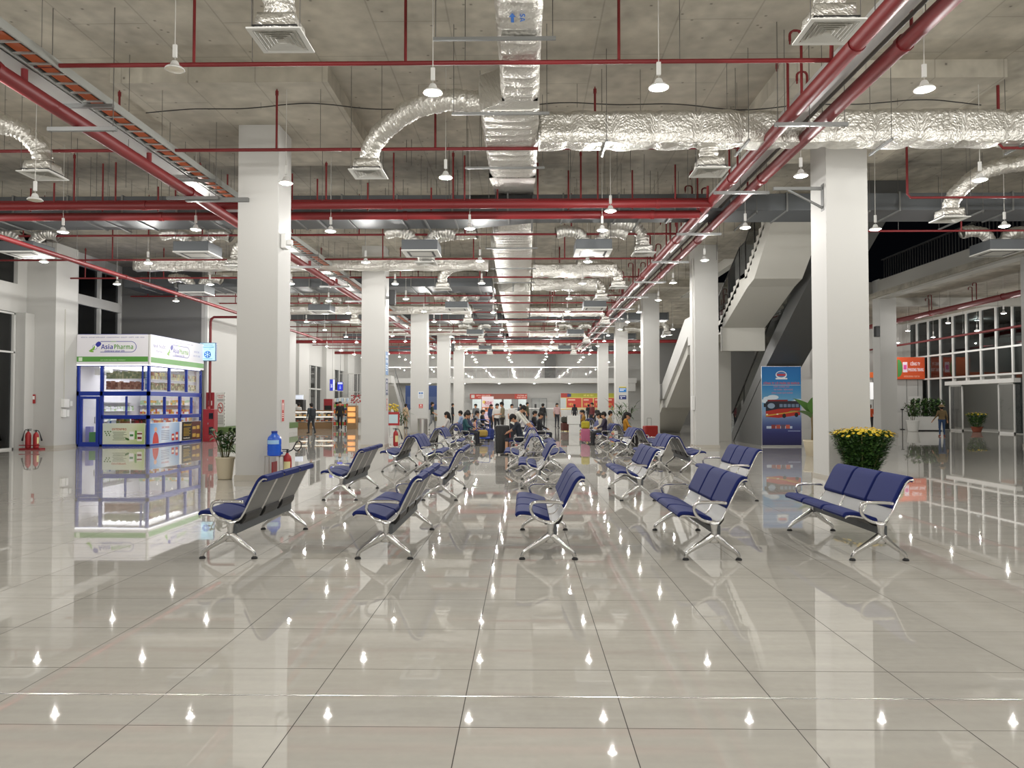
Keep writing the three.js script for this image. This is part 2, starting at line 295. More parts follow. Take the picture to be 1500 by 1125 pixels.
// ---------- balcony and counters at the far end ----------
{
  const b = structGroup('trim_1', 'white balcony edge across the far end wall');
  part(b, 'balcony_slab', [boxD(-14.5, 11.1, 3.72, 4.2, 76.2, D1)], M.white);
  part(b, 'end_block', [boxD(10.3, 11.0, 2.9, 3.72, 76.3, 77)], M.white);
  const r = thing('balcony_railing', 'glass railing on the white balcony at the far end', 'railing');
  for (let x = -14.4; x < 10.9; x += 1.6) { part(r, 'pane', [boxD(x + .02, x + 1.58, 4.22, 5.25, 76.3, 76.312)], M.glass); part(r, 'post', [boxD(x - .02, x + .02, 4.2, 5.28, 76.26, 76.34)], M.galv); }
  part(r, 'handrail', [boxD(-14.5, 11, 5.26, 5.31, 76.27, 76.34)], M.steelBrushed);
  struct('trim_2', [boxD(2.1, 3.2, 4.2, 7.6, 78.6, 79.4)], M.wallGrey, 'dark square pillar on the balcony');
}
// ---------- stairs and escalator on the right ----------
{
  const s = thing('staircase', 'white straight concrete staircase with landings behind the hall columns', 'staircase');
  const xa = 7.22, xb = 8.72;
  // walking line of the treads (depth, height)
  const runs = [[44.7, 0, 40.7, 2.05], [39.5, 2.05, 34.1, 4.5], [28.7, 4.5, 25.9, 5.78], [25.2, 5.78, 22.4, 7.62]];
  for (const [a, y0, b, y1] of runs) {
    const n = Math.round((y1 - y0) / .162), st = (a - b) / n, ri = (y1 - y0) / n;
    for (let i = 0; i < n; i++) part(s, 'step', [boxD(xa, xb, y0 + i * ri - .12, y0 + (i + 1) * ri, b + (n - i - 1) * st, b + (n - i) * st + .02)], M.stairWhite);
  }
  part(s, 'lower_flight', [prismX([[44.9, 0], [40.9, 2.0], [39.5, 2.0], [34.1, 4.35], [34.1, 3.75], [39.2, 1.4], [40.5, 1.4], [43.4, 0]], xa, xb)], M.stairWhite);
  part(s, 'parapet', [prismX([[45.0, 0], [45.0, .35], [41.0, 2.62], [39.7, 2.62], [34.0, 5.3], [33.4, 5.3], [33.4, 4.5], [39.3, 1.85], [40.6, 1.85], [44.2, 0]], xa - .14, xa)], M.white, 'white solid parapet of the lower flight');
  part(s, 'landing', [boxD(xa, xb, 4.15, 4.5, 28.1, 34.1), boxD(xa - .02, xb, 3.5, 4.4, 28.0, 28.3)], M.stairWhite);
  part(s, 'landing_edge', [boxD(xa - .14, xa, 4.1, 5.3, 30.5, 33.4)], M.white);
  part(s, 'upper_flight', [prismX([[28.1, 4.3], [24.9, 5.35], [24.2, 5.5], [21.9, 7.3], [22.4, 7.5], [25.1, 5.72], [25.9, 5.72], [28.7, 4.42], [28.6, 4.2]], xa, xb)], M.stairWhite);
  part(s, 'support_wall', [boxD(7.55, xb, 0, 4.15, 32.6, 32.9)], M.stairWhite);
  const rail = [[28.7, 4.6], [25.9, 5.85], [25.2, 5.9], [22.6, 7.6]];
  for (let i = 0; i < 3; i++) { const [a, y0] = rail[i], [b, y1] = rail[i + 1]; part(s, 'railing_pane', [prismX([[a, y0], [a, y0 + .95], [b, y1 + .95], [b, y1]], xa + .02, xa + .032)], M.glassDark, 'tinted glass of the upper flight railing'); part(s, 'handrail', [rod(V(xa + .026, y0 + .98, -a), V(xa + .026, y1 + .98, -b), .022)], M.black); }
  for (const [d, y] of [[28.7, 4.5], [27.3, 5.1], [25.9, 5.75], [25.2, 5.8], [24.2, 6.4], [23.2, 7.1]]) part(s, 'railing_post', [boxD(xa + .005, xa + .05, y, y + 1.1, d - .02, d + .02)], M.black);
}
{
  const e = thing('escalator', 'dark clad escalator rising over the blue bus banner', 'escalator');
  const xa = 8.98, xb = 10.3;
  part(e, 'truss', [prismX([[35.3, 0], [35.3, .2], [33.7, .25], [28.7, 3.6], [22.0, 7.6], [20.8, 7.6], [20.8, 6.95], [22.0, 6.75], [28.7, 2.98], [33.3, 0]], xa, xb)], M.darkClad);
  for (const x of [xa + .03, xb - .06]) {
    part(e, 'balustrade', [prismX([[34.9, .22], [34.9, 1.1], [33.4, 1.2], [28.5, 4.45], [22.0, 8.4], [21.2, 8.5], [21.2, 7.6], [22, 7.6], [28.7, 3.6], [33.7, .25]], x, x + .012)], M.glassDark);
    part(e, 'handrail', [tube([V(x + .006, .55, -35), V(x + .006, 1.1, -34.9), V(x + .006, 1.24, -33.4), V(x + .006, 4.5, -28.5), V(x + .006, 8.43, -22), V(x + .006, 8.5, -21.2)], .04, 60, 8, .1)], M.blackGloss);
  }
  part(e, 'enclosure', [prismX([[28.78, 0], [28.78, 2.9], [33.2, 0]], xa + .01, xb - .02)], M.darkClad);
}
// ---------- pendant lamps ----------
const LAMP_Y = 5.58, lampParts = {};
function lampGeometry() {
  lampParts.housing = flatten([lathe([[0, .115], [.035, .115], [.05, .09], [.06, .05], [.1, .035], [.122, .012], [.125, 0], [.118, -.004], [.112, .004]], 18)]);
  lampParts.rim = flatten([lathe([[.113, .002], [.108, -.004], [.1, -.006]], 18)]);
  lampParts.lens = flatten([lathe([[.1, -.006], [.07, -.018], [0.0001, -.024]], 12)]);
  lampParts.driver = flatten([rbox(.055, .17, .035, .006, 0, .245, 0, 1)]);
}
lampGeometry();
const PL = 'white round pendant lamp, lit, hanging from the slab on a thin cord';
function lamp(x, y, d, lit = true, ceil = SLAB, tilt = 0, label = PL) {
  const o = thing('pendant_lamp', label, 'lamp', lit ? 'lit pendant lamps of the hall' : 'unlit pendant lamps of the hall', [x, y, -d]);
  part(o, 'lamp_housing', lampParts.housing, M.lampBody); part(o, 'lens', lampParts.lens, lit ? M.glow : M.lensOff); part(o, 'diffuser_ring', lampParts.rim, lit ? M.lampBody : M.lensOff);
  part(o, 'driver_box', lampParts.driver, M.lampBody); part(o, 'cord', [rod(V(0, .33, 0), V(0, ceil - y, 0), .006, 5), rod(V(0, .11, 0), V(0, .17, 0), .004, 5)], M.cordWhite);
  if (tilt) o.rotation.set(tilt * .2, 0, tilt);
  if (lit) { const l = new THREE.PointLight(new THREE.Color().setRGB(1, .98, .94), LAMP_CD, 0, 2); l.position.set(0, -.058, 0); l.shadow.radius = 1; l.castShadow = true; o.add(l); }
}
const LX = [-13.6, -10.65, -7.65, -4.43, -1.3, 1.83, 5.03, 8.05, 11.0, 14.2];
for (let k = -3; k < 18; k++) {
  const d = 9.8 + 3.93 * k;
  for (const [i, x] of LX.entries()) {
    if (d < 9 && (i < 2 || i > 8)) continue;
    if (k === 0 && i === 3) { lamp(x - .1, 5.88, d, false, SLAB, .0, 'unlit cream lamp hanging near the coiled duct and ceiling diffuser'); continue; }
    if (k === 1 && i === 2) { lamp(-8.4, 5.05, 13.0, false, SLAB, 0, 'unlit white lamp hanging beside the red pipe and silver duct'); continue; }
    if (k === 1 && i === 5) { lamp(1.8, LAMP_Y, 16.0); continue; }
    if (x < -13 && d > 32 && d < 47) continue;
    if (i >= 7 && d > 21.5 && d < 41) continue;
    if (i >= 8 && d > 41) continue;
    if (d > 75) continue;
    const j = Math.sin(d * 7 + x * 3) * .12;
    lamp(x + j, LAMP_Y + Math.sin(d * 3 + x) * .03, d + j * .6);
  }
}
for (let k = 0; k < 6; k++) for (const x of [20.4, 23.7]) lamp(x + Math.sin(k * 5 + x) * .2, 5.45, 29.2 + k * 3.9, true, 7.05, 0, 'white round pendant lamp, lit, under the low slab by the glass facade');
// ---------- red fire pipes ----------
const SP = V(0, 0, 0);
function ringJoint(a, axis, r) { const g = new THREE.CylinderGeometry(r * 1.16, r * 1.16, .09, 12); if (axis === 'x') g.rotateZ(Math.PI / 2); else g.rotateX(Math.PI / 2); g.translate(a.x, a.y, a.z); return g; }
function pipeRun(name, label, a, b, r, hangEvery = 3.5, group, ceil = SLAB) {
  const o = thing(name, label, 'pipe', group, a), d = b.clone().sub(a), L = d.length(), axis = Math.abs(d.x) > Math.abs(d.z) ? 'x' : 'z', n = d.clone().normalize();
  part(o, 'pipe', [rod(V(0, 0, 0), d, r, 14)], M.red);
  for (let t = 2.9; t < Math.min(L, 60); t += 5.8) part(o, 'coupling', [ringJoint(n.clone().multiplyScalar(t), axis, r)], M.red);
  for (let t = hangEvery * .55; t < Math.min(L, 60); t += hangEvery) { const q = n.clone().multiplyScalar(t); part(o, 'hanger_rod', [rod(V(q.x, r, q.z), V(q.x, ceil - a.y, q.z), .006, 5)], M.rodSteel); }
  return o;
}
pipeRun('fire_main_pipe', 'thick red fire main running along the hall left of the column row', V(-6.83, 5.87, -1), V(-6.83, 5.87, -72), .105, 3.4);
pipeRun('fire_main_pipe', 'red fire main beside the silver cross duct, nearer the centre of the hall', V(4.2, 6.1, -1), V(4.2, 6.1, -66), .105, 3.2);
pipeRun('fire_main_pipe', 'outer red fire main of the right pair, next to the column row', V(4.8, 6.1, -1), V(4.8, 6.1, -66), .105, 3.2);
pipeRun('fire_cross_pipe', 'upper thick red pipe crossing in front of the grey duct', V(-17.3, 6.05, -17.2), V(4.2, 6.05, -17.2), .095, 2.8);
pipeRun('fire_cross_pipe', 'second thick red pipe crossing just under the grey duct', V(-17.3, 6.0, -18.0), V(4.1, 6.0, -18.0), .095, 2.8);
pipeRun('fire_side_pipe', 'thin red pipe running along the left wall above the blue kiosk', V(-11.9, 5.35, -14), V(-11.9, 5.35, -45), .06, 4);
pipeRun('fire_main_pipe', 'thick red pipe under the low slab along the gallery beam', V(20.2, 6.1, -24), V(20.2, 6.1, -52.5), .13, 3, null, 7.05);
pipeRun('fire_main_pipe', 'second thick red pipe under the low slab, beside the pale cable tray', V(20.7, 6.2, -24), V(20.7, 6.2, -52.5), .13, 3, null, 7.05);
pipeRun('fire_side_pipe', 'thin red pipe under the low slab near the orange sign', V(23, 5.2, -24), V(23, 5.2, -52.5), .06, 3, null, 7.05);
for (const d of [54.6, 66.2]) pipeRun('fire_cross_pipe', d < 60 ? 'red pipe crossing the far hall under the third grey duct' : 'red pipe crossing the hall just before the far balcony', V(-17, 6.05, -d), V(17, 6.05, -d), .12, 4);
for (let k = 0; k < 26; k++) { // short risers standing on the twin cross pipes
  const x = -16.4 + k * .79 + rr(-.2, .2), m = part(scene, 'pipe_riser', [rod(V(0, 0, 0), V(0, rr(.4, 1.25), 0), .02, 8)], M.red); m.position.set(x, 6.12, -(k % 2 ? 17.2 : 18.0)); tagged(m, 'short thin red riser standing on the twin red cross pipes', 'pipe', 'risers on the twin cross pipes');
}
// sprinkler branches with their uprights
const upright = flatten([rod(V(0, 0, 0), V(0, .98, 0), .021, 8), rod(V(0, .98, 0), V(0, 1.06, 0), .03, 8), rod(V(0, 1.06, 0), V(0, 1.1, 0), .012, 6)]);
const candy = flatten([tube([V(0, 0, 0), V(0, .9, 0), V(0, 1.14, 0), V(-.04, 1.2, 0), V(-.13, 1.2, 0), V(-.17, 1.14, 0), V(-.17, 1.02, 0)], .022, 36, 8, .15), rod(V(-.17, 1.02, 0), V(-.17, .96, 0), .014, 6)]);
for (let k = -1; k < 16; k++) {
  const d = 10.3 + 3.5 * k + (k === 6 || k === 13 ? 1.2 : 0), y = 6.17, far = d > 46, which = ['thin red sprinkler pipe crossing above the unlit cream lamp', 'thin red sprinkler pipe crossing just before the water bottle column', 'thin red sprinkler pipe directly above the twin red cross pipes'][k];
  const o = thing('sprinkler_branch', which || 'thin red sprinkler pipe crossing the hall with upright heads', 'pipe', 'sprinkler pipes crossing the hall', [0, y, -d]);
  part(o, 'pipe', [rod(V(-16.8, 0, 0), V(4.12, 0, 0), .03, 10)], M.red);
  part(o, 'feed', [tube([V(4.12, 0, 0), V(4.13, .02, 0), V(4.14, .3, 0)], .028, 8, 8)], M.red);
  for (let i = 0; i < 7; i++) { const m = part(o, 'sprinkler_upright', upright, M.red); m.position.set(1.28 - 2.89 * i, .02, 0); if (Math.abs(m.position.x - CX[0]) < 1.96 && Math.abs((d - CD[0] + 24) % 12 - 0) < 3) m.scale.y = .8; }
  for (let x = -16; x < 4; x += far ? 4 : 2.9) part(o, 'hanger_rod', [rod(V(x + .7, .03, 0), V(x + .7, SLAB - y, 0), .005, 4)], M.rodSteel);
  part(o, 'tee', [rod(V(-6.83, -.22, 0), V(-6.83, .02, 0), .045, 10)], M.red);
}
for (let k = -1; k < 12; k++) { // hooked risers standing on the right fire mains
  const d = 11.3 + 3.5 * k;
  for (const [x, dd, h] of [[4.2, .3, .86], [4.2, .9, .7], [4.8, 1.7, .84]]) { const m = part(scene, 'hooked_riser', candy, M.red); tagged(m, 'thin red riser with a hooked end standing on a right fire main', 'pipe', 'hooked risers on the right fire mains'); m.position.set(x, 6.18, -(d + dd)); m.scale.y = h; }
}
for (const d of [10.2, 13.4, 16.6, 19.8]) {
  const s = thing('sprinkler_branch', 'short red sprinkler pipe right of the fire mains', 'pipe', 'sprinkler pipes right of the fire mains', [0, 6.0, -d]);
  part(s, 'pipe', [tube([V(8.25, 1.1, 0), V(8.25, .5, 0), V(8.25, .06, 0), V(8.31, 0, 0), V(12, 0, 0), V(17.4, 0, 0)], .026, 90, 8, .02)], M.red); for (const x of [9.6, 13, 16]) part(s, 'hanger_rod', [rod(V(x, 0, 0), V(x, SLAB - 6, 0), .005, 4)], M.rodSteel); for (const x of [11.2, 14.4]) part(s, 'sprinkler_upright', upright, M.red).position.x = x;
}

for (let k = 0; k < 6; k++) for (const x of [20.2, 20.7]) { const m = part(scene, 'hooked_riser', candy, M.red); tagged(m, 'thin hooked red riser under the low slab by the facade', 'pipe', 'hooked risers under the low slab'); m.position.set(x, 6.25, -(27 + k * 3.8 + (x > 20.5 ? 1.2 : 0))); m.scale.y = .62; }
// steel channels under the mains
for (let k = 0; k < 14; k++) {
  const d = 8.2 + 3.9 * k;
  const a = thing('pipe_bracket', 'steel channel hung under the right pair of fire mains', 'bracket', 'channels under the right fire mains', [0, 0, -d]);
  part(a, 'channel', [box(3.95, 5.1, 5.93, 5.985, -.03, .03)], M.galv); for (const x of [4.0, 4.5, 5.05]) part(a, 'hanger_rod', [rod(V(x, 5.9, 0), V(x, SLAB, 0), .007, 5)], M.rodSteel);
  const b = thing('pipe_bracket', 'steel channel hung under the left fire main and cable trays', 'bracket', 'channels under the left fire main', [0, 0, -(d - .6)]);
  part(b, 'channel', [box(-7.25, -6.2, 5.7, 5.76, -.03, .03), box(-7.15, -6.25, 6.06, 6.11, -.03, .03)], M.galv); for (const x of [-7.2, -6.25]) part(b, 'hanger_rod', [rod(V(x, 5.68, 0), V(x, SLAB, 0), .007, 5)], M.rodSteel);
}
{
  const a = thing('wall_bracket', 'steel bracket with diagonal brace fixed to the column by the chrysanthemum', 'bracket');
  part(a, 'channel', [boxD(5.1, 6.13, 5.93, 5.99, 15.7, 15.76)], M.galv); part(a, 'plate', [boxD(6.09, 6.13, 5.5, 6.05, 15.66, 15.8)], M.galv); part(a, 'brace', [rod(V(5.4, 5.94, -15.73), V(6.11, 5.55, -15.73), .025, 6)], M.galv);
  const b = thing('wall_bracket', 'steel channel fixed to the column by the water bottle', 'bracket');
  part(b, 'channel', [boxD(-6.9, -5.62, 5.68, 5.76, 15.47, 15.55)], M.galv);
}
// ---------- cable trays ----------
{
  const t = thing('cable_ladder', 'steel cable ladder carrying orange cables along the left fire main', 'cable tray');
  for (const x of [-6.7, -6.36]) part(t, 'side_rail', [boxD(x - .012, x + .012, 6.12, 6.24, 1, 70)], M.trayGrey);
  const rung = box(-.17, .17, 0, .02, -.02, .02);
  for (let d = 6; d < 70; d += d < 34 ? .32 : 1.2) { const m = part(t, 'rung', rung, M.trayGrey); m.position.set(-6.53, 6.125, -d); }
  part(t, 'orange_cable', [boxD(-6.62, -6.44, 6.146, 6.185, 1, 70)], M.cableOrange, 'orange cables lying in the ladder'); part(t, 'black_cable', [boxD(-6.665, -6.635, 6.146, 6.18, 1, 70), boxD(-6.425, -6.39, 6.146, 6.18, 1, 70)], M.cableBlack);
  const p = thing('cable_tray', 'pale perforated cable tray between the cable ladder and left fire main', 'cable tray');
  part(p, 'tray', [boxD(-7.06, -6.74, 6.12, 6.126, 1, 70), boxD(-7.06, -7.05, 6.12, 6.2, 1, 70), boxD(-6.75, -6.74, 6.12, 6.2, 1, 70)], M.trayWhite);
  const q = thing('cable_trunking', 'pale closed trunking above the right pair of fire mains', 'cable tray');
  part(q, 'trunk', [boxD(4.36, 4.68, 6.3, 6.5, 1, 64)], M.trayWhite); part(q, 'conduit', [rod(V(4.76, 6.33, -1), V(4.76, 6.33, -64), .03, 8)], M.rodSteel);
  const s = thing('cable_tray', 'pale cable tray under the low slab beside red pipes', 'cable tray');
  part(s, 'tray', [boxD(21.2, 21.7, 6.35, 6.45, 24, 52)], M.trayWhite);
  const c = thing('power_cable', 'black cable sagging across the slab between clips', 'cable');
  const pts = []; for (let x = -7.2; x <= 9; x += .45) pts.push(V(x, 7.17 + .06 * Math.sin(x * 1.1) + .03 * Math.sin(x * 2.7), -14.4)); part(c, 'cable', [tube(pts, .01, 140, 6)], M.cableBlack);
  for (const x of [-5, -2, 1, 4, 7]) part(c, 'clip', [rod(V(x, 7.15, -14.4), V(x, SLAB, -14.4), .004, 4)], M.rodSteel);
}
// ---------- ducts ----------
function wrapDuct(ax, a, b, c0, c1, y0, y1, step = .05, strap = .34, amp = .014) {   // foil wrapped rectangular duct; ax 'z': a..b depth, c0..c1 in x; ax 'x': a..b in x, c0..c1 depth
  const rings = [], per = []; const w = c1 - c0, h = y1 - y0, r = .05;
  const N = 12; for (let i = 0; i < N; i++) per.push([c0 + r + (w - 2 * r) * i / N, y0]); for (let i = 0; i < 8; i++) per.push([c1, y0 + r + (h - 2 * r) * i / 8]); for (let i = 0; i < N; i++) per.push([c1 - r - (w - 2 * r) * i / N, y1]); for (let i = 0; i < 8; i++) per.push([c0, y1 - r - (h - 2 * r) * i / 8]);
  const cc = (c0 + c1) / 2, cy = (y0 + y1) / 2, n = Math.max(2, Math.round((b - a) / step));
  for (let i = 0; i <= n; i++) {
    const t = a + (b - a) * i / n, ph = Math.abs((t / strap) % 1 - .5) * 2, pinch = ph > .86 ? -.02 : .014 * Math.cos(ph * Math.PI * .5);
    rings.push(per.map(([p, y], k) => { const f = (noise(t * 4, p * 5, y * 5) - .5) * amp * 2 + pinch - (Math.abs(p - cc) < w * .06 && ph > .3 && ph < .42 ? .012 : 0), L = Math.hypot(p - cc, y - cy), q = p + (p - cc) / L * f, yy = y + (y - cy) / L * f; return ax === 'z' ? V(q, yy, -t) : V(t, yy, -q); }));
  }
  const g = loft(rings, true); return g;
}
{
  const d = thing('main_air_duct', 'wide foil wrapped air duct running down the middle of the ceiling', 'duct');
  part(d, 'narrow_section', [wrapDuct('z', 2, 11.7, -.34, .21, 6.2, 6.75)], M.foil);
  part(d, 'reducer', [loft([11.7, 11.85, 12.05].map((t, i) => { const l = [-.34, -.45, -.7][i]; return [V(l, 6.2, -t), V(.21, 6.2, -t), V(.21, 6.75, -t), V(l, 6.75, -t)]; }))], M.foil);
  part(d, 'wide_section', [wrapDuct('z', 12.05, 15.7, -.7, .23, 6.2, 6.8)], M.foil);
  part(d, 'rising_section', [loft([15.7, 16.6, 17.6, 18.5, 20.6, 21.2].map((t, i) => { const y = [6.2, 6.36, 6.56, 6.68, 6.68, 6.35][i]; return [V(-.72, y, -t), V(.23, y, -t), V(.23, y + .55, -t), V(-.72, y + .55, -t)]; }))], M.foil);
  part(d, 'far_section', [wrapDuct('z', 21.2, 23.6, -.88, .22, 6.33, 6.9)], M.foil); part(d, 'far_wide_section', [wrapDuct('z', 23.6, 30.2, -1.02, .23, 6.33, 6.95), wrapDuct('z', 32.4, 42.4, -1.1, .25, 6.33, 6.95, .1), wrapDuct('z', 44, 54, -1.1, .25, 6.33, 6.95, .14)], M.foil);
  for (const t of [7.4, 9.6, 12.1, 14.9, 22.6, 26, 29, 35, 39]) part(d, 'support_channel', [boxD(-1.15, .4, 6.14, 6.18, t - .02, t + .02)], M.galv);
  for (const t of [7.4, 9.6, 12.1, 14.9, 22.6, 26, 29, 35, 39]) for (const x of [-1.12, .36]) part(d, 'hanger_rod', [rod(V(x, 6.14, -t), V(x, SLAB, -t), .006, 5)], M.rodSteel);
  const mark = canvasTex(256, 128, (c, w, h) => { c.clearRect(0, 0, w, h); c.fillStyle = '#1d5fae'; c.beginPath(); c.moveTo(58, 8); c.lineTo(100, 56); c.lineTo(76, 56); c.lineTo(76, 120); c.lineTo(40, 120); c.lineTo(40, 56); c.lineTo(16, 56); c.fill(); c.save(); c.translate(180, 64); c.rotate(Math.PI / 2); c.font = 'bold 84px sans-serif'; c.textAlign = 'center'; c.textBaseline = 'middle'; c.fillText('SA', 0, 4); c.restore(); });
  const g = new THREE.PlaneGeometry(.26, .26); g.rotateX(Math.PI / 2); g.translate(-.07, 6.172, -9.1);
  part(d, 'printed_mark', [g], new THREE.MeshStandardMaterial({ map: mark, transparent: true, alphaTest: .4, roughness: .7 }), 'blue printed arrow and letters');
}
function greyDuct(d, x0, x1, label) {
  const o = thing('grey_air_duct', label, 'duct');
  const split = -.8, L = 1.8, R = 1.2;
  if (x0 < split) part(o, 'duct_body', [boxD(x0, split - .5, 6.24, 6.65, d, d + L)], M.galvDark);
  if (x0 < split && x1 > .2) part(o, 'reducer', [loft([[split - .5, L], [.2, R]].map(([x, w]) => [V(x, 6.24, -d), V(x, 6.24, -d - w), V(x, 6.65, -d - w), V(x, 6.65, -d)]))], M.galvDark);
  if (x1 > .2) part(o, 'duct_body', [boxD(.2, x1, 6.24, 6.65, d, d + R)], M.galvDark);
  for (let x = x0 + .7; x < x1; x += 1.35) { const w = x < split ? L : R; part(o, 'flange', [boxD(x - .02, x + .02, 6.21, 6.68, d - .035, d + w + .03)], M.galv); }
  for (let x = x0 + 1.3; x < x1; x += 2.7) { part(o, 'support_channel', [boxD(x - .02, x + .02, 6.175, 6.21, d - .1, d + 1.9)], M.galv); for (const q of [-.08, 1.88]) part(o, 'hanger_rod', [rod(V(x, 6.13, -d - q), V(x, SLAB, -d - q), .006, 5)], M.rodSteel); }
}
greyDuct(18.6, -17.3, 17.8, 'grey sheet metal duct crossing the hall behind the twin red pipes');
greyDuct(30.4, -16, .1, 'grey sheet metal duct crossing only the left half of the hall');
greyDuct(42.6, -13, 8, 'grey sheet metal duct crossing the hall beyond the third column pair');
greyDuct(54.9, -13, 8, 'grey sheet metal duct crossing the hall beyond the fourth column pair');
greyDuct(66.6, -13, 8, 'grey sheet metal duct crossing the hall nearest the far balcony');
{ // long grey duct down the hall, left of the foil one
  const o = thing('grey_air_duct', 'grey sheet metal duct running lengthwise beside the foil wrapped main duct', 'duct');
  part(o, 'duct_body', [boxD(-2.5, -1.5, 6.3, 6.75, 32.6, 60)], M.galvDark);
  for (let d = 33.4; d < 60; d += 1.35) part(o, 'flange', [boxD(-2.54, -1.46, 6.265, 6.79, d - .02, d + .02)], M.galv);
}
{ // foil wrapped cross duct on the right
  const o = thing('cross_air_duct', 'foil wrapped duct crossing to the right in front of the column', 'duct');
  part(o, 'duct_body', [wrapDuct('x', .25, 16.8, 13.1, 13.62, 6.05, 6.6, .06, .75, .022)], M.foil);
  for (let x = 1.4; x < 16; x += 2.4) { part(o, 'support_channel', [boxD(x - .02, x + .02, 6.0, 6.035, 12.95, 13.8)], M.galv); for (const q of [12.98, 13.77]) part(o, 'hanger_rod', [rod(V(x, 6, -q), V(x, SLAB, -q), .006, 5)], M.rodSteel); }
}
for (const [d, x0, x1, label] of [[25.2, -13, -1.2, 'foil wrapped duct crossing the left half above the unit row'], [26.5, .3, 3.2, 'short foil wrapped duct right of the main duct'], [29.6, .3, 2.8, 'second short foil wrapped duct right of the main duct'], [37.5, -12, -2.6, 'foil wrapped duct crossing the left half beyond the second column'], [38.4, .3, 4, 'foil wrapped duct right of the main duct near the third column'], [49, -10, -2.6, 'foil wrapped duct far down the left half'], [50, .3, 4, 'foil wrapped duct far down right of the main duct'], [62, -8, 5, 'foil wrapped duct crossing the far end of the hall']])
  part(thing('cross_air_duct', label, 'duct'), 'duct_body', [wrapDuct('x', x0, x1, d, d + .45, 6.0, 6.45, .1, .75, .022)], M.foil);
function flexGeo(pts, r, seed2 = 0, rings = 90) {
  const c = new THREE.CatmullRomCurve3(pts), fr = c.computeFrenetFrames(rings, false), out = [];
  for (let i = 0; i <= rings; i++) {
    const t = i / rings, q = c.getPointAt(t), ring = [], len = c.getLength();
    for (let k = 0; k < 20; k++) { const a = k / 20 * Math.PI * 2, R = r * (1 + .05 * Math.sin(t * len * 2 * Math.PI / .09) + (noise(t * len * 9, Math.cos(a) * 2 + 5 + seed2, Math.sin(a) * 2 + 5) - .5) * .26); ring.push(q.clone().addScaledVector(fr.normals[i], Math.cos(a) * R).addScaledVector(fr.binormals[i], Math.sin(a) * R)); }
    out.push(ring);
  }
  return loft(out);
}
function flex(label, pts, r, group) { const o = thing('flexible_duct', label, 'duct', group, pts[0]); part(o, 'foil_hose', [flexGeo(pts.map(p => p.clone().sub(pts[0])), r, pts[0].x)], M.foil); return o; }
// four way ceiling diffusers with wrapped boxes
const dif = {};
{
  const sq = (a, b, y0, y1) => loft([[V(-a, y0, -a), V(a, y0, -a), V(a, y0, a), V(-a, y0, a)], [V(-b, y1, -b), V(b, y1, -b), V(b, y1, b), V(-b, y1, b)]]);
  dif.frame = flatten([box(-.3, .3, 0, .018, .245, .3), box(-.3, .3, 0, .018, -.3, -.245), box(-.3, -.245, 0, .018, -.245, .245), box(.245, .3, 0, .018, -.245, .245)]);
  dif.louvres = [.235, .19, .145, .10, .055].map(a => { const g = sq(a, a - .05, -.002, .045).toNonIndexed(); g.computeVertexNormals(); return g; });
  dif.back = flatten([box(-.25, .25, .06, .07, -.25, .25)]);
  dif.box = flatten([(() => { const rings = []; for (let i = 0; i <= 6; i++) { const y = .018 + i * .035, ring = []; for (let k = 0; k < 32; k++) { const s = Math.floor(k / 8), f = k % 8 / 8 * 2 - 1, w = (.235 - i * .004) * (1 + (noise(k * .9, i * .8) - .5) * .06); ring.push(s === 0 ? V(f * w, y, -w) : s === 1 ? V(w, y, f * w) : s === 2 ? V(-f * w, y, w) : V(-w, y, -f * w)); } rings.push(ring); } return loft(rings, true); })()]);
}
const DG = 'square white ceiling diffuser under a foil wrapped box';
function diffuser(x, y, d, label = DG, group) {
  const o = thing('air_diffuser', label, 'diffuser', group, [x, y, -d]);
  part(o, 'frame', dif.frame, M.louvre); for (const l of dif.louvres) part(o, 'louvre', l, M.louvre); part(o, 'back_plate', dif.back, M.black); part(o, 'plenum_box', dif.box, M.foil);
  for (const x2 of [-.27, .27]) part(o, 'hanger_rod', [rod(V(x2, .02, .2), V(x2, SLAB - y, .2), .005, 4)], M.rodSteel);
  return o;
}
diffuser(-2.76, 5.67, 8.6, 'square white ceiling diffuser nearest above the left of the main duct'); diffuser(3.38, 5.67, 8.5, 'square white ceiling diffuser beside the right pair of red mains');
flex('short silver duct above the diffuser left of the main duct', [V(-2.76, 5.92, -8.6), V(-2.76, 6.3, -8.5), V(-2.4, 6.5, -8.2), V(-1.4, 6.5, -7.8), V(-.3, 6.48, -7.6)], .17);
flex('short silver duct above the diffuser by the right red mains', [V(3.38, 5.9, -8.5), V(3.38, 6.2, -8.45), V(3.2, 6.45, -8.2), V(2.4, 6.5, -7.8), V(.4, 6.48, -7.6)], .17);
diffuser(-2.78, 5.65, 13.6, 'square white ceiling diffuser at the end of the arching silver duct');
flex('silver flexible duct arching from the main duct to a diffuser', [V(-.68, 6.53, -12.6), V(-1.2, 6.58, -12.6), V(-1.75, 6.56, -12.8), V(-2.25, 6.4, -13.1), V(-2.62, 6.18, -13.4), V(-2.78, 5.88, -13.6)], .17);
diffuser(3.28, 5.65, 13.6, 'square white ceiling diffuser under the foil cross duct'); flex('short silver duct dropping from the cross duct to a diffuser', [V(3.26, 6.42, -13.4), V(3.27, 6.2, -13.52), V(3.28, 5.88, -13.6)], .17);
diffuser(-8.65, 5.65, 13.6, 'square white ceiling diffuser beside the left fire main'); flex('silver flexible duct curling to the diffuser by the left fire main', [V(-8.65, 5.88, -13.6), V(-8.7, 6.15, -13.55), V(-8.95, 6.4, -13.4), V(-9.5, 6.5, -13.1), V(-10.4, 6.5, -13)], .17);
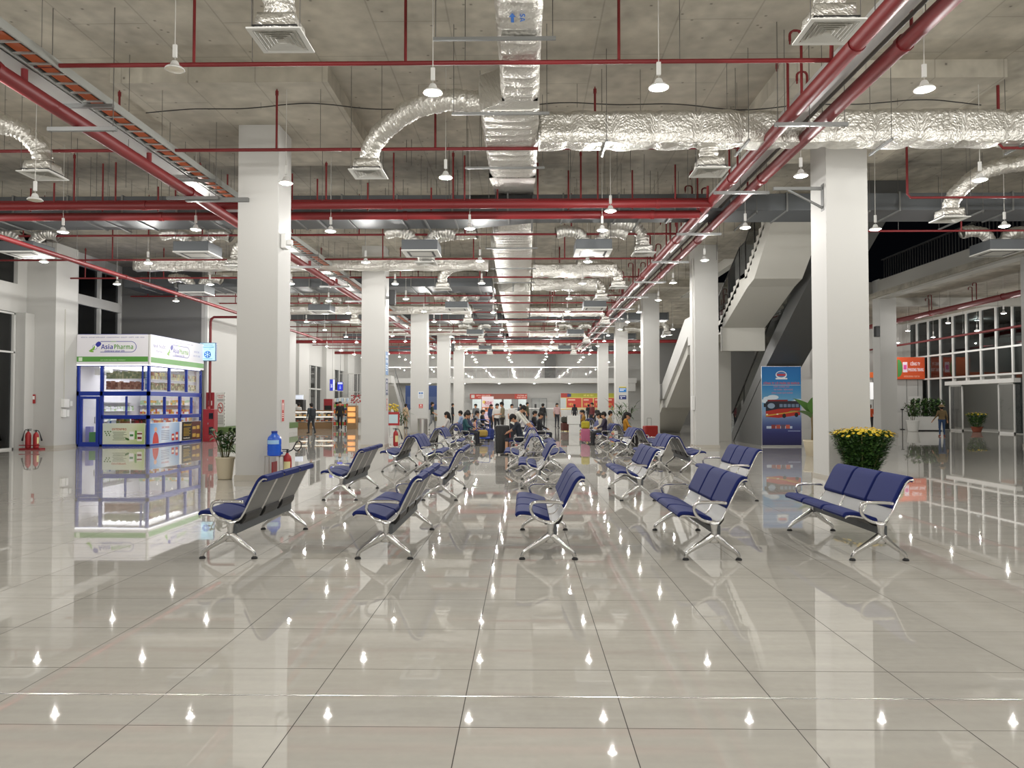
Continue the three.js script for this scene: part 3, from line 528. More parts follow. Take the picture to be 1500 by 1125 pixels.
diffuser(9.42, 5.63, 17.1, 'square white ceiling diffuser by the black opening over the gallery'); flex('silver flexible duct curving down to the diffuser near the gallery', [V(9.42, 5.86, -17.1), V(9.46, 6.05, -17.05), V(9.65, 6.35, -16.9), V(10.05, 6.62, -16.7), V(10.8, 6.72, -16.5), V(12.2, 6.75, -16.4)], .17);
diffuser(3.24, 5.63, 20.9, 'square white ceiling diffuser beyond the grey duct near the right mains'); flex('silver duct dropping behind the grey cross duct', [V(3.24, 5.86, -20.9), V(3.2, 6.15, -20.9), V(2.95, 6.4, -20.8), V(2.3, 6.5, -20.7)], .17);
// concealed units: grey boxes with white undersides and silver hoses
const unit = {};
unit.body = flatten([rbox(.96, .27, .96, .012, 0, .165, 0, 1)]); unit.panel = flatten([rbox(.98, .035, .98, .008, 0, .015, 0, 1)]); unit.slot = flatten([box(-.36, .36, -.006, 0, .3, .36), box(-.36, .36, -.006, 0, -.36, -.3), box(-.36, -.3, -.006, 0, -.3, .3), box(.3, .36, -.006, 0, -.3, .3)]);
unit.hose1 = flexGeo([V(-.22, .28, 0), V(-.24, .42, 0), V(-.4, .56, .03), V(-.75, .6, .06), V(-1.0, .55, .08)], .15, 1, 50); unit.hose2 = flexGeo([V(.22, .28, 0), V(.24, .44, 0), V(.42, .57, .03), V(.75, .58, .05), V(.95, .5, .06)], .15, 2, 50);
let unit0;
function airUnit(x, d, own) {
  const pos = [x, 5.66, -d], lab = own || 'grey boxed air unit with white underside and silver hoses';
  if (unit0) return copyOf(unit0, pos, 0, lab);
  unit0 = thing('air_unit', lab, 'air conditioner', 'boxed air units under the slab', pos);
  part(unit0, 'casing', unit.body, M.galvDark); part(unit0, 'bottom_panel', unit.panel, M.louvre); part(unit0, 'slot', unit.slot, M.black); part(unit0, 'hose', unit.hose1, M.foil); part(unit0, 'hose', unit.hose2, M.foil);
  for (const a of [-.45, .45]) for (const b of [-.4, .4]) part(unit0, 'hanger_rod', [rod(V(a, .3, b), V(a, SLAB - 5.66, b), .006, 4)], M.rodSteel);
}
for (const [x, d, own] of [[-13.7, 20.9, 'grey boxed air unit nearest the dark windows of the left wall'], [-9.0, 21, 'grey boxed air unit beyond the grey duct, above the way to the kiosk'], [-2.8, 20.9, 'grey boxed air unit left of the main duct just beyond the grey duct'], [1.86, 20.9, 'grey boxed air unit right of the main duct just beyond the grey duct'], [12.9, 21.1, 'grey boxed air unit beside the black opening over the gallery'], [-12.2, 28.4], [-9, 34], [-2.9, 33.2], [3.0, 33], [-2.9, 45.4], [3.0, 45.4], [-9, 46], [-2.9, 57.4], [3, 57.4]]) airUnit(x, d, own || 'grey boxed air unit with silver hoses farther down the hall');
for (const [x, d] of [[-2.85, 22.3], [-8.6, 22.8], [-2.9, 27.3], [-9.5, 27], [3.3, 27], [3.0, 30], [-2.8, 38.4], [4.1, 39], [-8.5, 38.5], [-2.8, 50], [4.1, 50.6], [-2.8, 62.5], [4, 62.5], [8.4, 45.5], [7.9, 50]]) {
  diffuser(x, 5.65, d, 'square white ceiling diffuser farther down the hall', 'ceiling diffusers farther down the hall');
  const s = x < 0 ? 1 : -1; flex('silver flexible duct feeding a diffuser farther down the hall', [V(x, 5.88, -d), V(x, 6.12, -d), V(x + .25 * s, 6.36, -d + .1), V(x + .75 * s, 6.46, -d + .2), V(x + 1.5 * s, 6.45, -d + .4)], .16, 'silver ducts feeding diffusers farther down the hall');
}
{ // loose threaded rods left hanging from the slab
  const c = scene.children.find(o => o.name === 'ceiling');
  const gs = []; for (let i = 0; i < 260; i++) { const d = rr(16.5, 52), x = rr(-12, 7.8), l = rr(.5, 1.3); gs.push(rod(V(x, SLAB, -d), V(x, SLAB - l, -d), .006, 4)); } part(c, 'threaded_rods', gs, M.rodSteel, null, 'stuff');
}
// ---------- three seat benches ----------
const benchGeo = {};
{
  const prof = new THREE.CatmullRomCurve3([[-.315, .408], [-.302, .424], [-.24, .43], [-.12, .408], [-.02, .374], [.05, .362], [.098, .388], [.138, .45], [.2, .575], [.262, .70], [.3, .765], [.335, .79], [.37, .785]].map(p => V(p[0], p[1], 0)));
  const band = (t0, t1, lo, hi, n = 40, round = true) => {                  // outline that follows the shell between two heights above it
    const up = [], dn = [];
    for (let i = 0; i <= n; i++) { const t = t0 + (t1 - t0) * i / n, q = prof.getPointAt(t), g = prof.getTangentAt(t), nx = -g.y, ny = g.x, e = round ? Math.sqrt(Math.max(0, Math.min(1, Math.min(i, n - i) / (n * .07)))) : 1; up.push([q.x + nx * (lo + (hi - lo) * (.25 + .75 * e)), q.y + ny * (lo + (hi - lo) * (.25 + .75 * e))]); dn.push([q.x + nx * lo, q.y + ny * lo]); }
    return up.concat(dn.reverse());
  };
  benchGeo.shell = flatten([extr(band(.008, .99, -.003, .003, 50, false), .545)]);
  benchGeo.seatPad = flatten([extr(band(.004, .365, .004, .044), .54, .01)]);
  benchGeo.backPad = flatten([extr(band(.60, .985, .004, .04), .54, .01), extr(band(.925, .998, -.022, .03, 12), .54, .006)]);
  const edge = z => tube(Array.from({ length: 30 }, (_, i) => prof.getPointAt(i / 29).setZ(z)), .0095, 50, 6);
  benchGeo.trim = flatten([edge(-.277), edge(.277)]);
  benchGeo.under = flatten([extr([[-.1, .385], [-.02, .366], [.05, .354], [.1, .38], [.135, .44], [.15, .43], [.14, .38], [.105, .335], [.05, .315], [-.03, .335]], .47, .008)]);
  benchGeo.beam = flatten([rbox(.06, .095, 1.8, .006, .055, .295, 0, 1)]);
  benchGeo.arms = [-1, 1].map(s => flatten([taper([V(.02 + s * .005, .245, 0), V(.012 + s * .075, .19, 0), V(s * .165, .128, 0), V(s * .238, .077, 0), V(s * .26, .05, 0), V(s * .262, .02, 0)], [.044, .043, .036, .03, .024, .02], 18, 10, .8)]));
  benchGeo.stem = flatten([loft([[.17, .052, .034], [.2, .05, .034], [.24, .032, .03], [.3, .03, .028], [.345, .036, .03], [.375, .06, .03]].map(([y, a, b]) => Array.from({ length: 14 }, (_, k) => { const t = k / 14 * Math.PI * 2; return V(.022 + Math.cos(t) * a, y, Math.sin(t) * b); })), true)]);
  benchGeo.foot = flatten([lathe([[0, 0], [.03, 0], [.032, .008], [.026, .018], [.014, .026], [0, .026]], 14)]);
  benchGeo.armrest = flatten([tube([[.03, .37], [-.05, .378], [-.12, .412], [-.166, .465], [-.178, .515], [-.16, .553], [-.115, .568], [-.03, .57], [.07, .568], [.135, .562]].map(p => V(p[0], p[1], 0)), .0165, 44, 8), sphere(.017, .135, .562, 0), rbox(.15, .02, .034, .009, .05, .572, 0, 2)]);
}
function makeBench(label, group) {
  const b = thing('waiting_bench', label, 'bench', group);
  for (const z of [-.585, 0, .585]) {
    const s = part(b, 'seat_shell', benchGeo.shell, M.shell); s.position.z = z;
    for (const [n, g, m] of [['seat_pad', benchGeo.seatPad, M.blueVinyl], ['back_pad', benchGeo.backPad, M.blueVinyl], ['edge_trim', benchGeo.trim, M.chrome], ['under_bracket', benchGeo.under, M.black]]) part(b, n, g, m).position.z = z;
  }
  part(b, 'beam', benchGeo.beam, M.galvDark);
  for (const z of [-.9, .9]) {
    const l = part(b, 'leg', benchGeo.stem, M.legAlu); l.position.z = z; for (const a of benchGeo.arms) part(l, 'leg_arm', a, M.legAlu);
    for (const x of [-.262, .262]) part(l, 'foot', benchGeo.foot, M.rubber).position.x = x;
    part(b, 'armrest', benchGeo.armrest, M.chrome).position.z = z;
  }
  return b;
}
const B = 'blue padded three seat steel bench';
const bench0 = makeBench(B + ' of the front row, before the water bottle column');
bench0.position.set(-2.96, 0, -8.6);
[[-1.4, 'second bench of the front row, counted from the water bottle end, blue and steel'], [.24, 'middle bench of the five in the front row, blue and steel'], [1.86, 'front row blue bench second from the potted chrysanthemum'], [3.5, 'front row blue bench directly before the potted chrysanthemum']].forEach(([x, l]) => copyOf(bench0, [x, 0, -8.6], 0, l));
[[-2.97, 13.3, 'second row blue bench standing alone near the fire extinguisher and column'], [-1.36, 13.3, 'second row blue bench next to the one near the extinguisher'], [.22, 15.05, 'second row blue bench set farther back in the middle aisle'], [1.82, 13.3, 'second row blue bench behind the front bench second from the chrysanthemum'], [3.45, 13.3, 'second row blue bench facing the chrysanthemum column']].forEach(([x, d, l]) => copyOf(bench0, [x, 0, -d], 0, l));
const PAIRD = [18.6, 24.1, 29.6, 35.1, 40.6], nth = d => ['first', 'second', 'third', 'fourth', 'fifth'][PAIRD.indexOf(d)];
for (const [xa, xb, where] of [[-3.0, -2.22, 'of the back to back row nearest the steel bin'], [-.14, .62, 'of the back to back row in the middle aisle'], [3.06, 3.84, 'of the back to back row nearest the staircase']])
  for (const d of PAIRD) { if (where.includes('middle') && d > 36) continue; copyOf(bench0, [xa, 0, -d], 0, nth(d) + ' kiosk-facing blue bench ' + where, 'benches ' + where); copyOf(bench0, [xb, 0, -d], Math.PI, nth(d) + ' stair-facing blue bench ' + where, 'benches ' + where); }
// ---------- blue pharmacy kiosk ----------
const canvasRound = (c, x, y, w, h, r) => { c.beginPath(); c.moveTo(x + r, y); c.lineTo(x + w - r, y); c.arc(x + w - r, y + r, r, -Math.PI / 2, 0); c.lineTo(x + w, y + h - r); c.arc(x + w - r, y + h - r, r, 0, Math.PI / 2); c.lineTo(x + r, y + h); c.arc(x + r, y + h - r, r, Math.PI / 2, Math.PI); c.lineTo(x, y + r); c.arc(x + r, y + r, r, Math.PI, Math.PI * 1.5); c.closePath(); };
function pharmaLogo(c, x, y, s) {                                          // capsule, leaves, name and outline
  c.save(); c.translate(x, y); c.scale(s, s);
  c.strokeStyle = '#34369a'; c.lineWidth = 5; c.beginPath(); c.moveTo(60, 4); c.lineTo(330, 4); c.arc(330, 52, 48, -Math.PI / 2, Math.PI / 2); c.lineTo(60, 100); c.stroke();
  c.strokeStyle = '#6aa53c'; c.beginPath(); c.moveTo(150, 4); c.lineTo(200, 4); c.stroke();
  c.save(); c.translate(28, 40); c.rotate(-.7); c.fillStyle = '#3437a0'; canvasRound(c, -8, -20, 52, 40, 20); c.fill(); c.fillStyle = '#ffffff'; canvasRound(c, -44, -20, 40, 40, 18); c.fill(); c.strokeStyle = '#34369a'; c.lineWidth = 3; c.stroke(); c.restore();
  c.fillStyle = '#79b23f'; for (const [a, b, r] of [[-14, 78, -.5], [2, 64, -1.3], [-20, 92, .2]]) { c.save(); c.translate(a, b); c.rotate(r); c.beginPath(); c.ellipse(0, 0, 22, 8, 0, 0, 7); c.fill(); c.restore(); }
  c.font = 'bold 58px sans-serif'; c.textAlign = 'left'; c.textBaseline = 'alphabetic'; c.fillStyle = '#34369a'; c.fillText('Asia', 66, 72, 108); c.fillStyle = '#5d9a3a'; c.fillText('Pharma', 178, 72, 176);
  c.font = 'italic bold 21px sans-serif'; c.fillStyle = '#34369a'; c.fillText('Embrace your life', 96, 96, 226); c.restore();
}
{
  const k = thing('pharmacy_kiosk', 'two level blue framed pharmacy kiosk with white sign boards', 'kiosk');
  k.position.x = -.15; const xl = -16.44, xr = -13.74, f = 28.3, r = 33.0, top = 4.17, sb = 3.03;
  const fb = (x0, x1, y0, y1) => boxD(x0, x1, y0, y1, f, f + .1), sd = (d0, d1, y0, y1) => boxD(xr - .1, xr, y0, y1, d0, d1);
  part(k, 'frame', [fb(xl, xl + .07, 0, top), fb(xr - .09, xr, 0, top), sd(r - .08, r, 0, top), fb(xl, xr, 1.88, 2.04), fb(xl, xr, 2.98, 3.06), fb(-15.52, xr, 1.02, 1.16), fb(xl, xr, 0, .08), fb(-15.58, -15.48, 0, 3.0), sd(f, r, 1.88, 2.04), sd(f, r, 2.98, 3.06), sd(f, r, 1.02, 1.16), sd(f, r, 0, .08), sd(30.9, 31.0, 0, 1.9),
    fb(-14.63, -14.59, 1.16, 1.86), fb(-14.03, -14.0, 2.06, 2.98), sd(29.95, 30.03, 2.06, 2.98), sd(31.5, 31.58, 2.06, 2.98), sd(29.6, 29.66, 1.18, 1.86), sd(32.0, 32.06, 1.18, 1.86), boxD(xl, xr, top - .06, top, f, r)], M.kioskBlue);
  const dr = part(k, 'door', [fb(-16.34, -16.26, .08, 1.86), fb(-15.72, -15.62, .08, 1.86), fb(-16.26, -15.72, 1.76, 1.86), fb(-16.26, -15.72, .08, .16)], M.kioskBlue); part(dr, 'pane', [boxD(-16.26, -15.72, .16, 1.76, f + .04, f + .048)], M.glass); part(dr, 'handle', [boxD(-15.76, -15.74, .85, 1.1, f - .04, f)], M.alu);
  for (const [a, b, y0, y1] of [[-15.46, -14.64, 1.18, 1.86], [-14.58, -13.88, 1.18, 1.86], [-16.34, -15.62, 2.06, 2.98], [-15.46, -14.05, 2.06, 2.98], [-13.98, -13.88, 2.06, 2.98], [-15.46, -13.88, .86, 1.0]]) part(k, 'pane', [boxD(a, b, y0, y1, f + .04, f + .048)], M.glass);
  for (const [a, b, y0, y1] of [[28.4, 29.95, 2.06, 2.98], [30.03, 31.5, 2.06, 2.98], [31.58, 32.9, 2.06, 2.98], [28.4, 29.6, 1.18, 1.86], [29.66, 30.85, 1.18, 1.86], [31.05, 32.0, 1.18, 1.86], [32.06, 32.9, 1.18, 1.86], [28.4, 30.85, .86, 1.0], [31.05, 32.9, .86, 1.0]]) part(k, 'pane', [boxD(xr - .056, xr - .048, y0, y1, a, b)], M.glass);
  part(k, 'inner_wall', [boxD(xl, xl + .06, 0, top, f + .1, r), boxD(xl, xr, 0, 4.1, r - .05, r), boxD(xl, xr, 3.0, 3.04, f + .1, r)], col('#dedde4'));
  const sign = canvasTex(1024, 432, (c, w, h) => { c.fillStyle = '#eceaf0'; c.fillRect(0, 0, w, h); c.fillStyle = '#8a8ab0'; c.font = 'bold 22px sans-serif'; c.textAlign = 'center'; c.fillText('MEDICAL - DIETARY SUPPLEMENT - COSMECEUTICALS - QUALITY - SAFETY - CARE - FIELD', w / 2, 46, 960); pharmaLogo(c, 240, 92, 1.62); c.fillStyle = '#5b9c47'; c.fillRect(0, 318, w, 76); c.fillStyle = '#dff0d5'; c.fillRect(26, 330, 54, 54); c.font = '20px sans-serif'; c.fillText('NHÀ THUỐC ASIA PHARMA - PHARMACY', 520, 376, 460); });
  part(k, 'sign_board', [boxD(xl, xr - .02, sb, top - .02, f - .06, f)], M.paper); part(k, 'sign_print', [face(xr - xl - .04, top - sb - .04, (xl + xr) / 2 - .01, (top + sb) / 2 - .01, -f + .063)], printMat(sign, .4), 'white and green sign with the pharmacy name and capsule logo');
  const sign2 = canvasTex(1280, 320, (c, w, h) => { c.fillStyle = '#eceaf0'; c.fillRect(0, 0, w, h); c.fillStyle = '#8a8ab0'; c.font = 'bold 20px sans-serif'; c.textAlign = 'center'; c.fillText('MEDICAL - DIETARY SUPPLEMENT - COSMECEUTICALS - QUALITY - SAFETY', w / 2, 40); c.fillStyle = '#4a4a90'; c.font = 'bold 46px sans-serif'; c.fillText('NHÀ THUỐC', 180, 130); c.font = '34px sans-serif'; c.fillText('Pharmacy', 180, 180); pharmaLogo(c, 400, 66, 1.3); c.font = '30px sans-serif'; c.fillStyle = '#8d8dc0'; c.fillText('MEDICINE', 1080, 120); c.fillText('HEALTH CARE', 1080, 170); c.fillStyle = '#5b9c47'; c.fillRect(0, 240, w, 58); });
  part(k, 'sign_board', [boxD(xr, xr + .05, sb, top - .02, f - .06, r)], M.paper); part(k, 'sign_print', [face(r - f, top - sb - .04, xr + .053, (top + sb) / 2 - .01, -(f + r) / 2, Math.PI / 2)], printMat(sign2, .4));
  // light strips under the sign and a lit panel inside
  const ledM = mat([.9, .9, .9], .4, 0, { emissive: new THREE.Color().setRGB(.97, .98, 1), emissiveIntensity: 7 });
  part(k, 'led_strip', [boxD(xl + .02, xr, sb - .03, sb, f - .075, f - .02)], ledM); part(k, 'led_strip', [boxD(xr - .02, xr + .07, sb - .03, sb, f, r - .4)], ledM);
  part(k, 'ceiling_panel', [boxD(-16.0, -14.1, 2.95, 2.99, 29, 32)], ledM);
  const cw = new THREE.Color().setRGB(.97, .98, 1);
  shine(k, 1.9, 3, V(-15.05, 2.9, -30.5), V(-15.05, 0, -30.5), cw, 11); shine(k, 2.6, .06, V(-15.1, sb - .05, -f + .09), V(-15.1, 0, -f + .7), cw, 7); shine(k, .06, 4.2, V(xr + .09, sb - .05, -30.6), V(xr + 1, 0, -30.6), cw, 2.5);
  // shelves and counters inside
  const shelfM = col('#e4e4e6', .5);
  for (const [y, d0] of [[2.12, f + .14], [2.52, f + .14]]) { part(k, 'shelf', [boxD(-15.46, -13.9, y - .02, y, d0, d0 + .28)], shelfM); }
  for (const y of [2.12, 2.52]) part(k, 'shelf', [boxD(xr - .42, xr - .14, y - .02, y, f + .5, r - .15)], shelfM);
  part(k, 'counter', [boxD(-15.46, -13.9, .8, .84, f + .14, f + .6), boxD(xr - .6, xr - .14, .8, .84, f + .6, r - .1), boxD(-15.46, -13.9, 0, .8, f + .5, f + .6)], shelfM);
  for (const y of [.4, .78, 1.16, 1.54]) part(k, 'shelf', [boxD(-16.3, -14.0, y - .015, y, r - .4, r - .06)], shelfM);
  for (const y of [.5, .9, 1.3, 1.65]) part(k, 'shelf', [boxD(-16.36, -16.1, y - .015, y, 29.6, 32)], shelfM);
  const boxes = (x0, x1, y, h, d0, dd, cols, alongD) => { const gs = []; for (let t = x0; t < x1 - .05;) { const w = rr(.05, .11), hh = h * rr(.75, 1); for (let q = 0; q < Math.max(1, Math.round(h / .12)); q++) { const y0 = y + q * hh / Math.round(Math.max(1, h / .12)), y1 = y + (q + 1) * hh / Math.round(Math.max(1, h / .12)) - .006, c = cols[rnd() * cols.length | 0]; gs.push(colored(flatten([alongD ? boxD(d0, d0 + dd, y0, y1, t, t + w - .008) : boxD(t, t + w - .008, y0, y1, d0, d0 + dd)]), c)); } t += w; } return gs; };
  const vc = mat('#ffffff', .55, 0, { vertexColors: true });
  part(k, 'medicine_boxes', boxes(-15.44, -14.07, 2.52, .3, f + .16, .2, ['#8c8f70', '#7d8468', '#a5a488', '#6f7a60']), vc, 'rows of green and grey medicine cartons', 'stuff');
  part(k, 'medicine_boxes', boxes(-15.44, -14.07, 2.12, .32, f + .16, .2, ['#9a6f60', '#8a5c50', '#a98474', '#7f564a']), vc, 'rows of brown medicine cartons', 'stuff');
  part(k, 'medicine_boxes', [...boxes(-13.98, -13.9, 2.12, .7, f + .16, .2, ['#5f7fae', '#c7b878', '#9fb2c4']), ...boxes(28.9, 32.8, 2.12, .3, xr - .38, .2, ['#8c8f70', '#b8b48c', '#9a6f60', '#d8d2b0'], 1), ...boxes(28.9, 32.8, 2.52, .28, xr - .38, .2, ['#9aa088', '#cfc68e', '#9a6a52', '#b6b6a4'], 1)], vc, 'mixed medicine cartons', 'stuff');
  part(k, 'medicine_boxes', [...boxes(-16.25, -14.05, .4, .24, r - .36, .2, ['#e8e4da', '#c9d4c0', '#d8a850', '#c87050', '#e0c060']), ...boxes(-16.25, -14.05, .78, .24, r - .36, .2, ['#e8e4da', '#e0b050', '#b8c8e0', '#c86a50']), ...boxes(-16.25, -14.05, 1.16, .22, r - .36, .2, ['#e8e0c8', '#d0a040', '#d8d8e8', '#b85040']), ...boxes(-16.25, -14.05, 1.54, .22, r - .36, .2, ['#e8e4da', '#a8c0a0', '#d8b060'])], vc, 'medicine cartons on the rear shelves', 'stuff');
  part(k, 'medicine_boxes', [...boxes(29.7, 31.9, .5, .2, -16.34, .18, ['#dfe6da', '#c4d0c8', '#e8e8f0'], 1), ...boxes(29.7, 31.9, .9, .2, -16.34, .18, ['#dfe6da', '#a8c8b0', '#e8e8f0'], 1), ...boxes(29.7, 31.9, 1.3, .2, -16.34, .18, ['#e2e6e8', '#b0c8a0', '#e8e8f0'], 1)], vc, 'pale cartons behind the door', 'stuff');
  part(k, 'counter_goods', [...boxes(-15.4, -15.1, .84, .14, f + .2, .25, ['#d8e0ea', '#5a7fb0']), ...boxes(-15.05, -14.65, .84, .2, f + .2, .25, ['#8a5a30', '#a88838', '#6a7a30']), ...boxes(-14.5, -13.95, .84, .28, f + .2, .25, ['#7a1c1c', '#a03028', '#2a2a24', '#50301c'])], vc, 'cartons on the sales counter', 'stuff');
  part(k, 'wall_air_conditioner', [rbox(.62, .24, .2, .03, -15.95, 2.8, -29.2)], col('#f0efe8', .4), 'white split air conditioner');
  part(k, 'water_dispenser', [rbox(.2, .62, .24, .02, -16.2, .42, -28.75)], col('#8f8fd0', .4)); part(k, 'carton', [rbox(.36, .44, .3, .01, -15.9, .3, -28.65)], col('#2f8a3c', .6), 'green carton behind the door');
  const p1 = canvasTex(768, 384, (c, w, h) => { const g = c.createLinearGradient(0, 0, w, h); g.addColorStop(0, '#cfd9d2'); g.addColorStop(.6, '#d9ddc0'); g.addColorStop(1, '#a9bf72'); c.fillStyle = g; c.fillRect(0, 0, w, h); c.fillStyle = '#b65a3a'; c.font = 'bold 58px sans-serif'; c.textAlign = 'center'; c.fillText('OVTENPRO', 300, 128, 270); c.fillStyle = '#6d7a60'; for (let i = 0; i < 7; i++) c.fillRect(180 + (i % 3) * 10, 156 + i * 24, 240 - (i % 2) * 40, 9); c.fillStyle = '#56783a'; for (let i = 0; i < 7; i++) { c.beginPath(); c.ellipse(40 + i * 17, 150 + (i % 3) * 34, 16, 11, i, 0, 7); c.fill(); } c.fillStyle = '#f2f2ee'; canvasRound(c, 486, 150, 86, 150, 12); c.fill(); c.fillStyle = '#4a8a50'; c.fillRect(496, 200, 66, 40); c.fillStyle = '#e9e4dc'; canvasRound(c, 630, 150, 92, 180, 16); c.fill(); c.fillStyle = '#7c2f2a'; c.fillRect(630, 176, 92, 28); c.fillRect(638, 250, 76, 40); c.fillStyle = '#3f6a2c'; c.beginPath(); c.ellipse(450, 290, 42, 20, .4, 0, 7); c.fill(); c.fillStyle = '#5c9a3c'; c.fillRect(590, 130, 36, 160); });
  part(k, 'poster', [face(1.56, .76, -14.67, .47, -f + .004)], printMat(p1), 'pale green advertising poster'); part(k, 'poster_board', [boxD(-15.46, -13.88, .08, .86, f + .002, f + .04)], M.paper);
  const p2 = canvasTex(640, 256, (c, w, h) => { const g = c.createLinearGradient(0, 0, w, h); g.addColorStop(0, '#5f8fc8'); g.addColorStop(.5, '#dfe6f0'); g.addColorStop(1, '#6f96c4'); c.fillStyle = g; c.fillRect(0, 0, w, h); c.fillStyle = '#c23a34'; c.beginPath(); c.moveTo(50, 256); c.quadraticCurveTo(60, 120, 110, 110); c.quadraticCurveTo(170, 120, 180, 256); c.fill(); c.fillStyle = '#d9a688'; c.beginPath(); c.arc(112, 80, 30, 0, 7); c.fill(); c.fillStyle = '#c05a50'; c.font = 'bold 34px sans-serif'; c.fillText('SỨC KHỎE', 240, 70); c.fillStyle = '#8a90a8'; for (let i = 0; i < 6; i++) c.fillRect(230, 100 + i * 22, 180, 8); c.fillStyle = '#b8322c'; canvasRound(c, 460, 150, 60, 90, 8); c.fill(); canvasRound(c, 550, 130, 60, 110, 8); c.fill(); c.fillStyle = '#f0e0d0'; c.fillRect(466, 176, 48, 30); c.fillRect(556, 166, 48, 36); });
  part(k, 'poster', [face(2.43, .76, xr + .004, .47, -29.62, Math.PI / 2)], printMat(p2), 'pale blue poster with a red figure');
  const p3 = canvasTex(512, 256, (c, w, h) => { c.fillStyle = '#15130f'; c.fillRect(0, 0, w, h); c.fillStyle = '#c9a52c'; c.font = 'bold italic 48px sans-serif'; c.fillText('Omexxel', 40, 60); c.fillStyle = '#b8972e'; for (let i = 0; i < 6; i++) c.fillRect(44, 84 + i * 20, 180 - (i % 2) * 30, 9); c.fillStyle = '#e8e4d8'; c.font = 'bold 30px sans-serif'; c.fillText('GoodHealth', 40, 236); c.fillStyle = '#5a1d14'; c.fillRect(260, 0, 252, 256); c.fillStyle = '#d8b048'; canvasRound(c, 280, 70, 90, 150, 10); c.fill(); canvasRound(c, 390, 60, 84, 170, 10); c.fill(); c.fillStyle = '#6a2a1a'; c.fillRect(280, 110, 90, 60); c.fillRect(390, 110, 84, 70); });
  part(k, 'poster', [face(1.83, .76, xr + .004, .47, -31.97, Math.PI / 2)], printMat(p3), 'black and gold poster'); part(k, 'poster_board', [boxD(xr - .05, xr + .001, .08, .86, f + .1, r - .1)], M.paper);
}
{ // projecting light box
  const t = canvasTex(256, 288, (c, w, h) => { c.fillStyle = '#bfe6f2'; c.fillRect(0, 0, w, h); c.fillStyle = '#8cc653'; c.beginPath(); c.ellipse(24, 40, 16, 28, .6, 0, 7); c.fill(); c.fillStyle = '#3f60b0'; c.font = 'bold 26px sans-serif'; c.textAlign = 'center'; c.fillText('AsiaPharma', 140, 40, 170); c.fillStyle = '#4c92b8'; c.fillRect(24, 60, 208, 12); c.font = 'bold 22px sans-serif'; c.fillText('NHÀ THUỐC', 128, 104); c.lineWidth = 15; c.strokeStyle = '#2f63b4'; c.beginPath(); c.arc(128, 188, 52, 0, 7); c.stroke(); c.fillStyle = '#2f63b4'; c.save(); c.translate(128, 188); for (let i = 0; i < 3; i++) { c.rotate(Math.PI / 3); c.fillRect(-50, -11, 100, 22); } c.restore(); c.fillStyle = '#bfe6f2'; c.beginPath(); c.arc(128, 188, 16, 0, 7); c.fill(); c.fillStyle = '#4c92b8'; c.fillRect(50, 258, 156, 10); });
  const o = thing('light_box_sign', 'lit pale blue square sign projecting beside the pharmacy kiosk', 'sign', null, P(305, 515.5, 33));
  o.scale.setScalar(1.1); part(o, 'case', [rbox(.64, .72, .12, .01)], col('#1d4f86', .4)); part(o, 'lit_face', [face(.6, .68, 0, 0, .062)], printMat(t, .4, 1.9)); part(o, 'lit_face', [face(.6, .68, 0, 0, -.062, Math.PI)], printMat(t, .4, 1.9)); part(o, 'arm', [box(-.6, -.3, -.04, .04, -.03, .03)], M.alu);
  shine(o, .6, .68, V(0, 0, .08), o.position.clone().add(V(0, 0, 4)), new THREE.Color().setRGB(.75, .92, 1), 1.6);
}
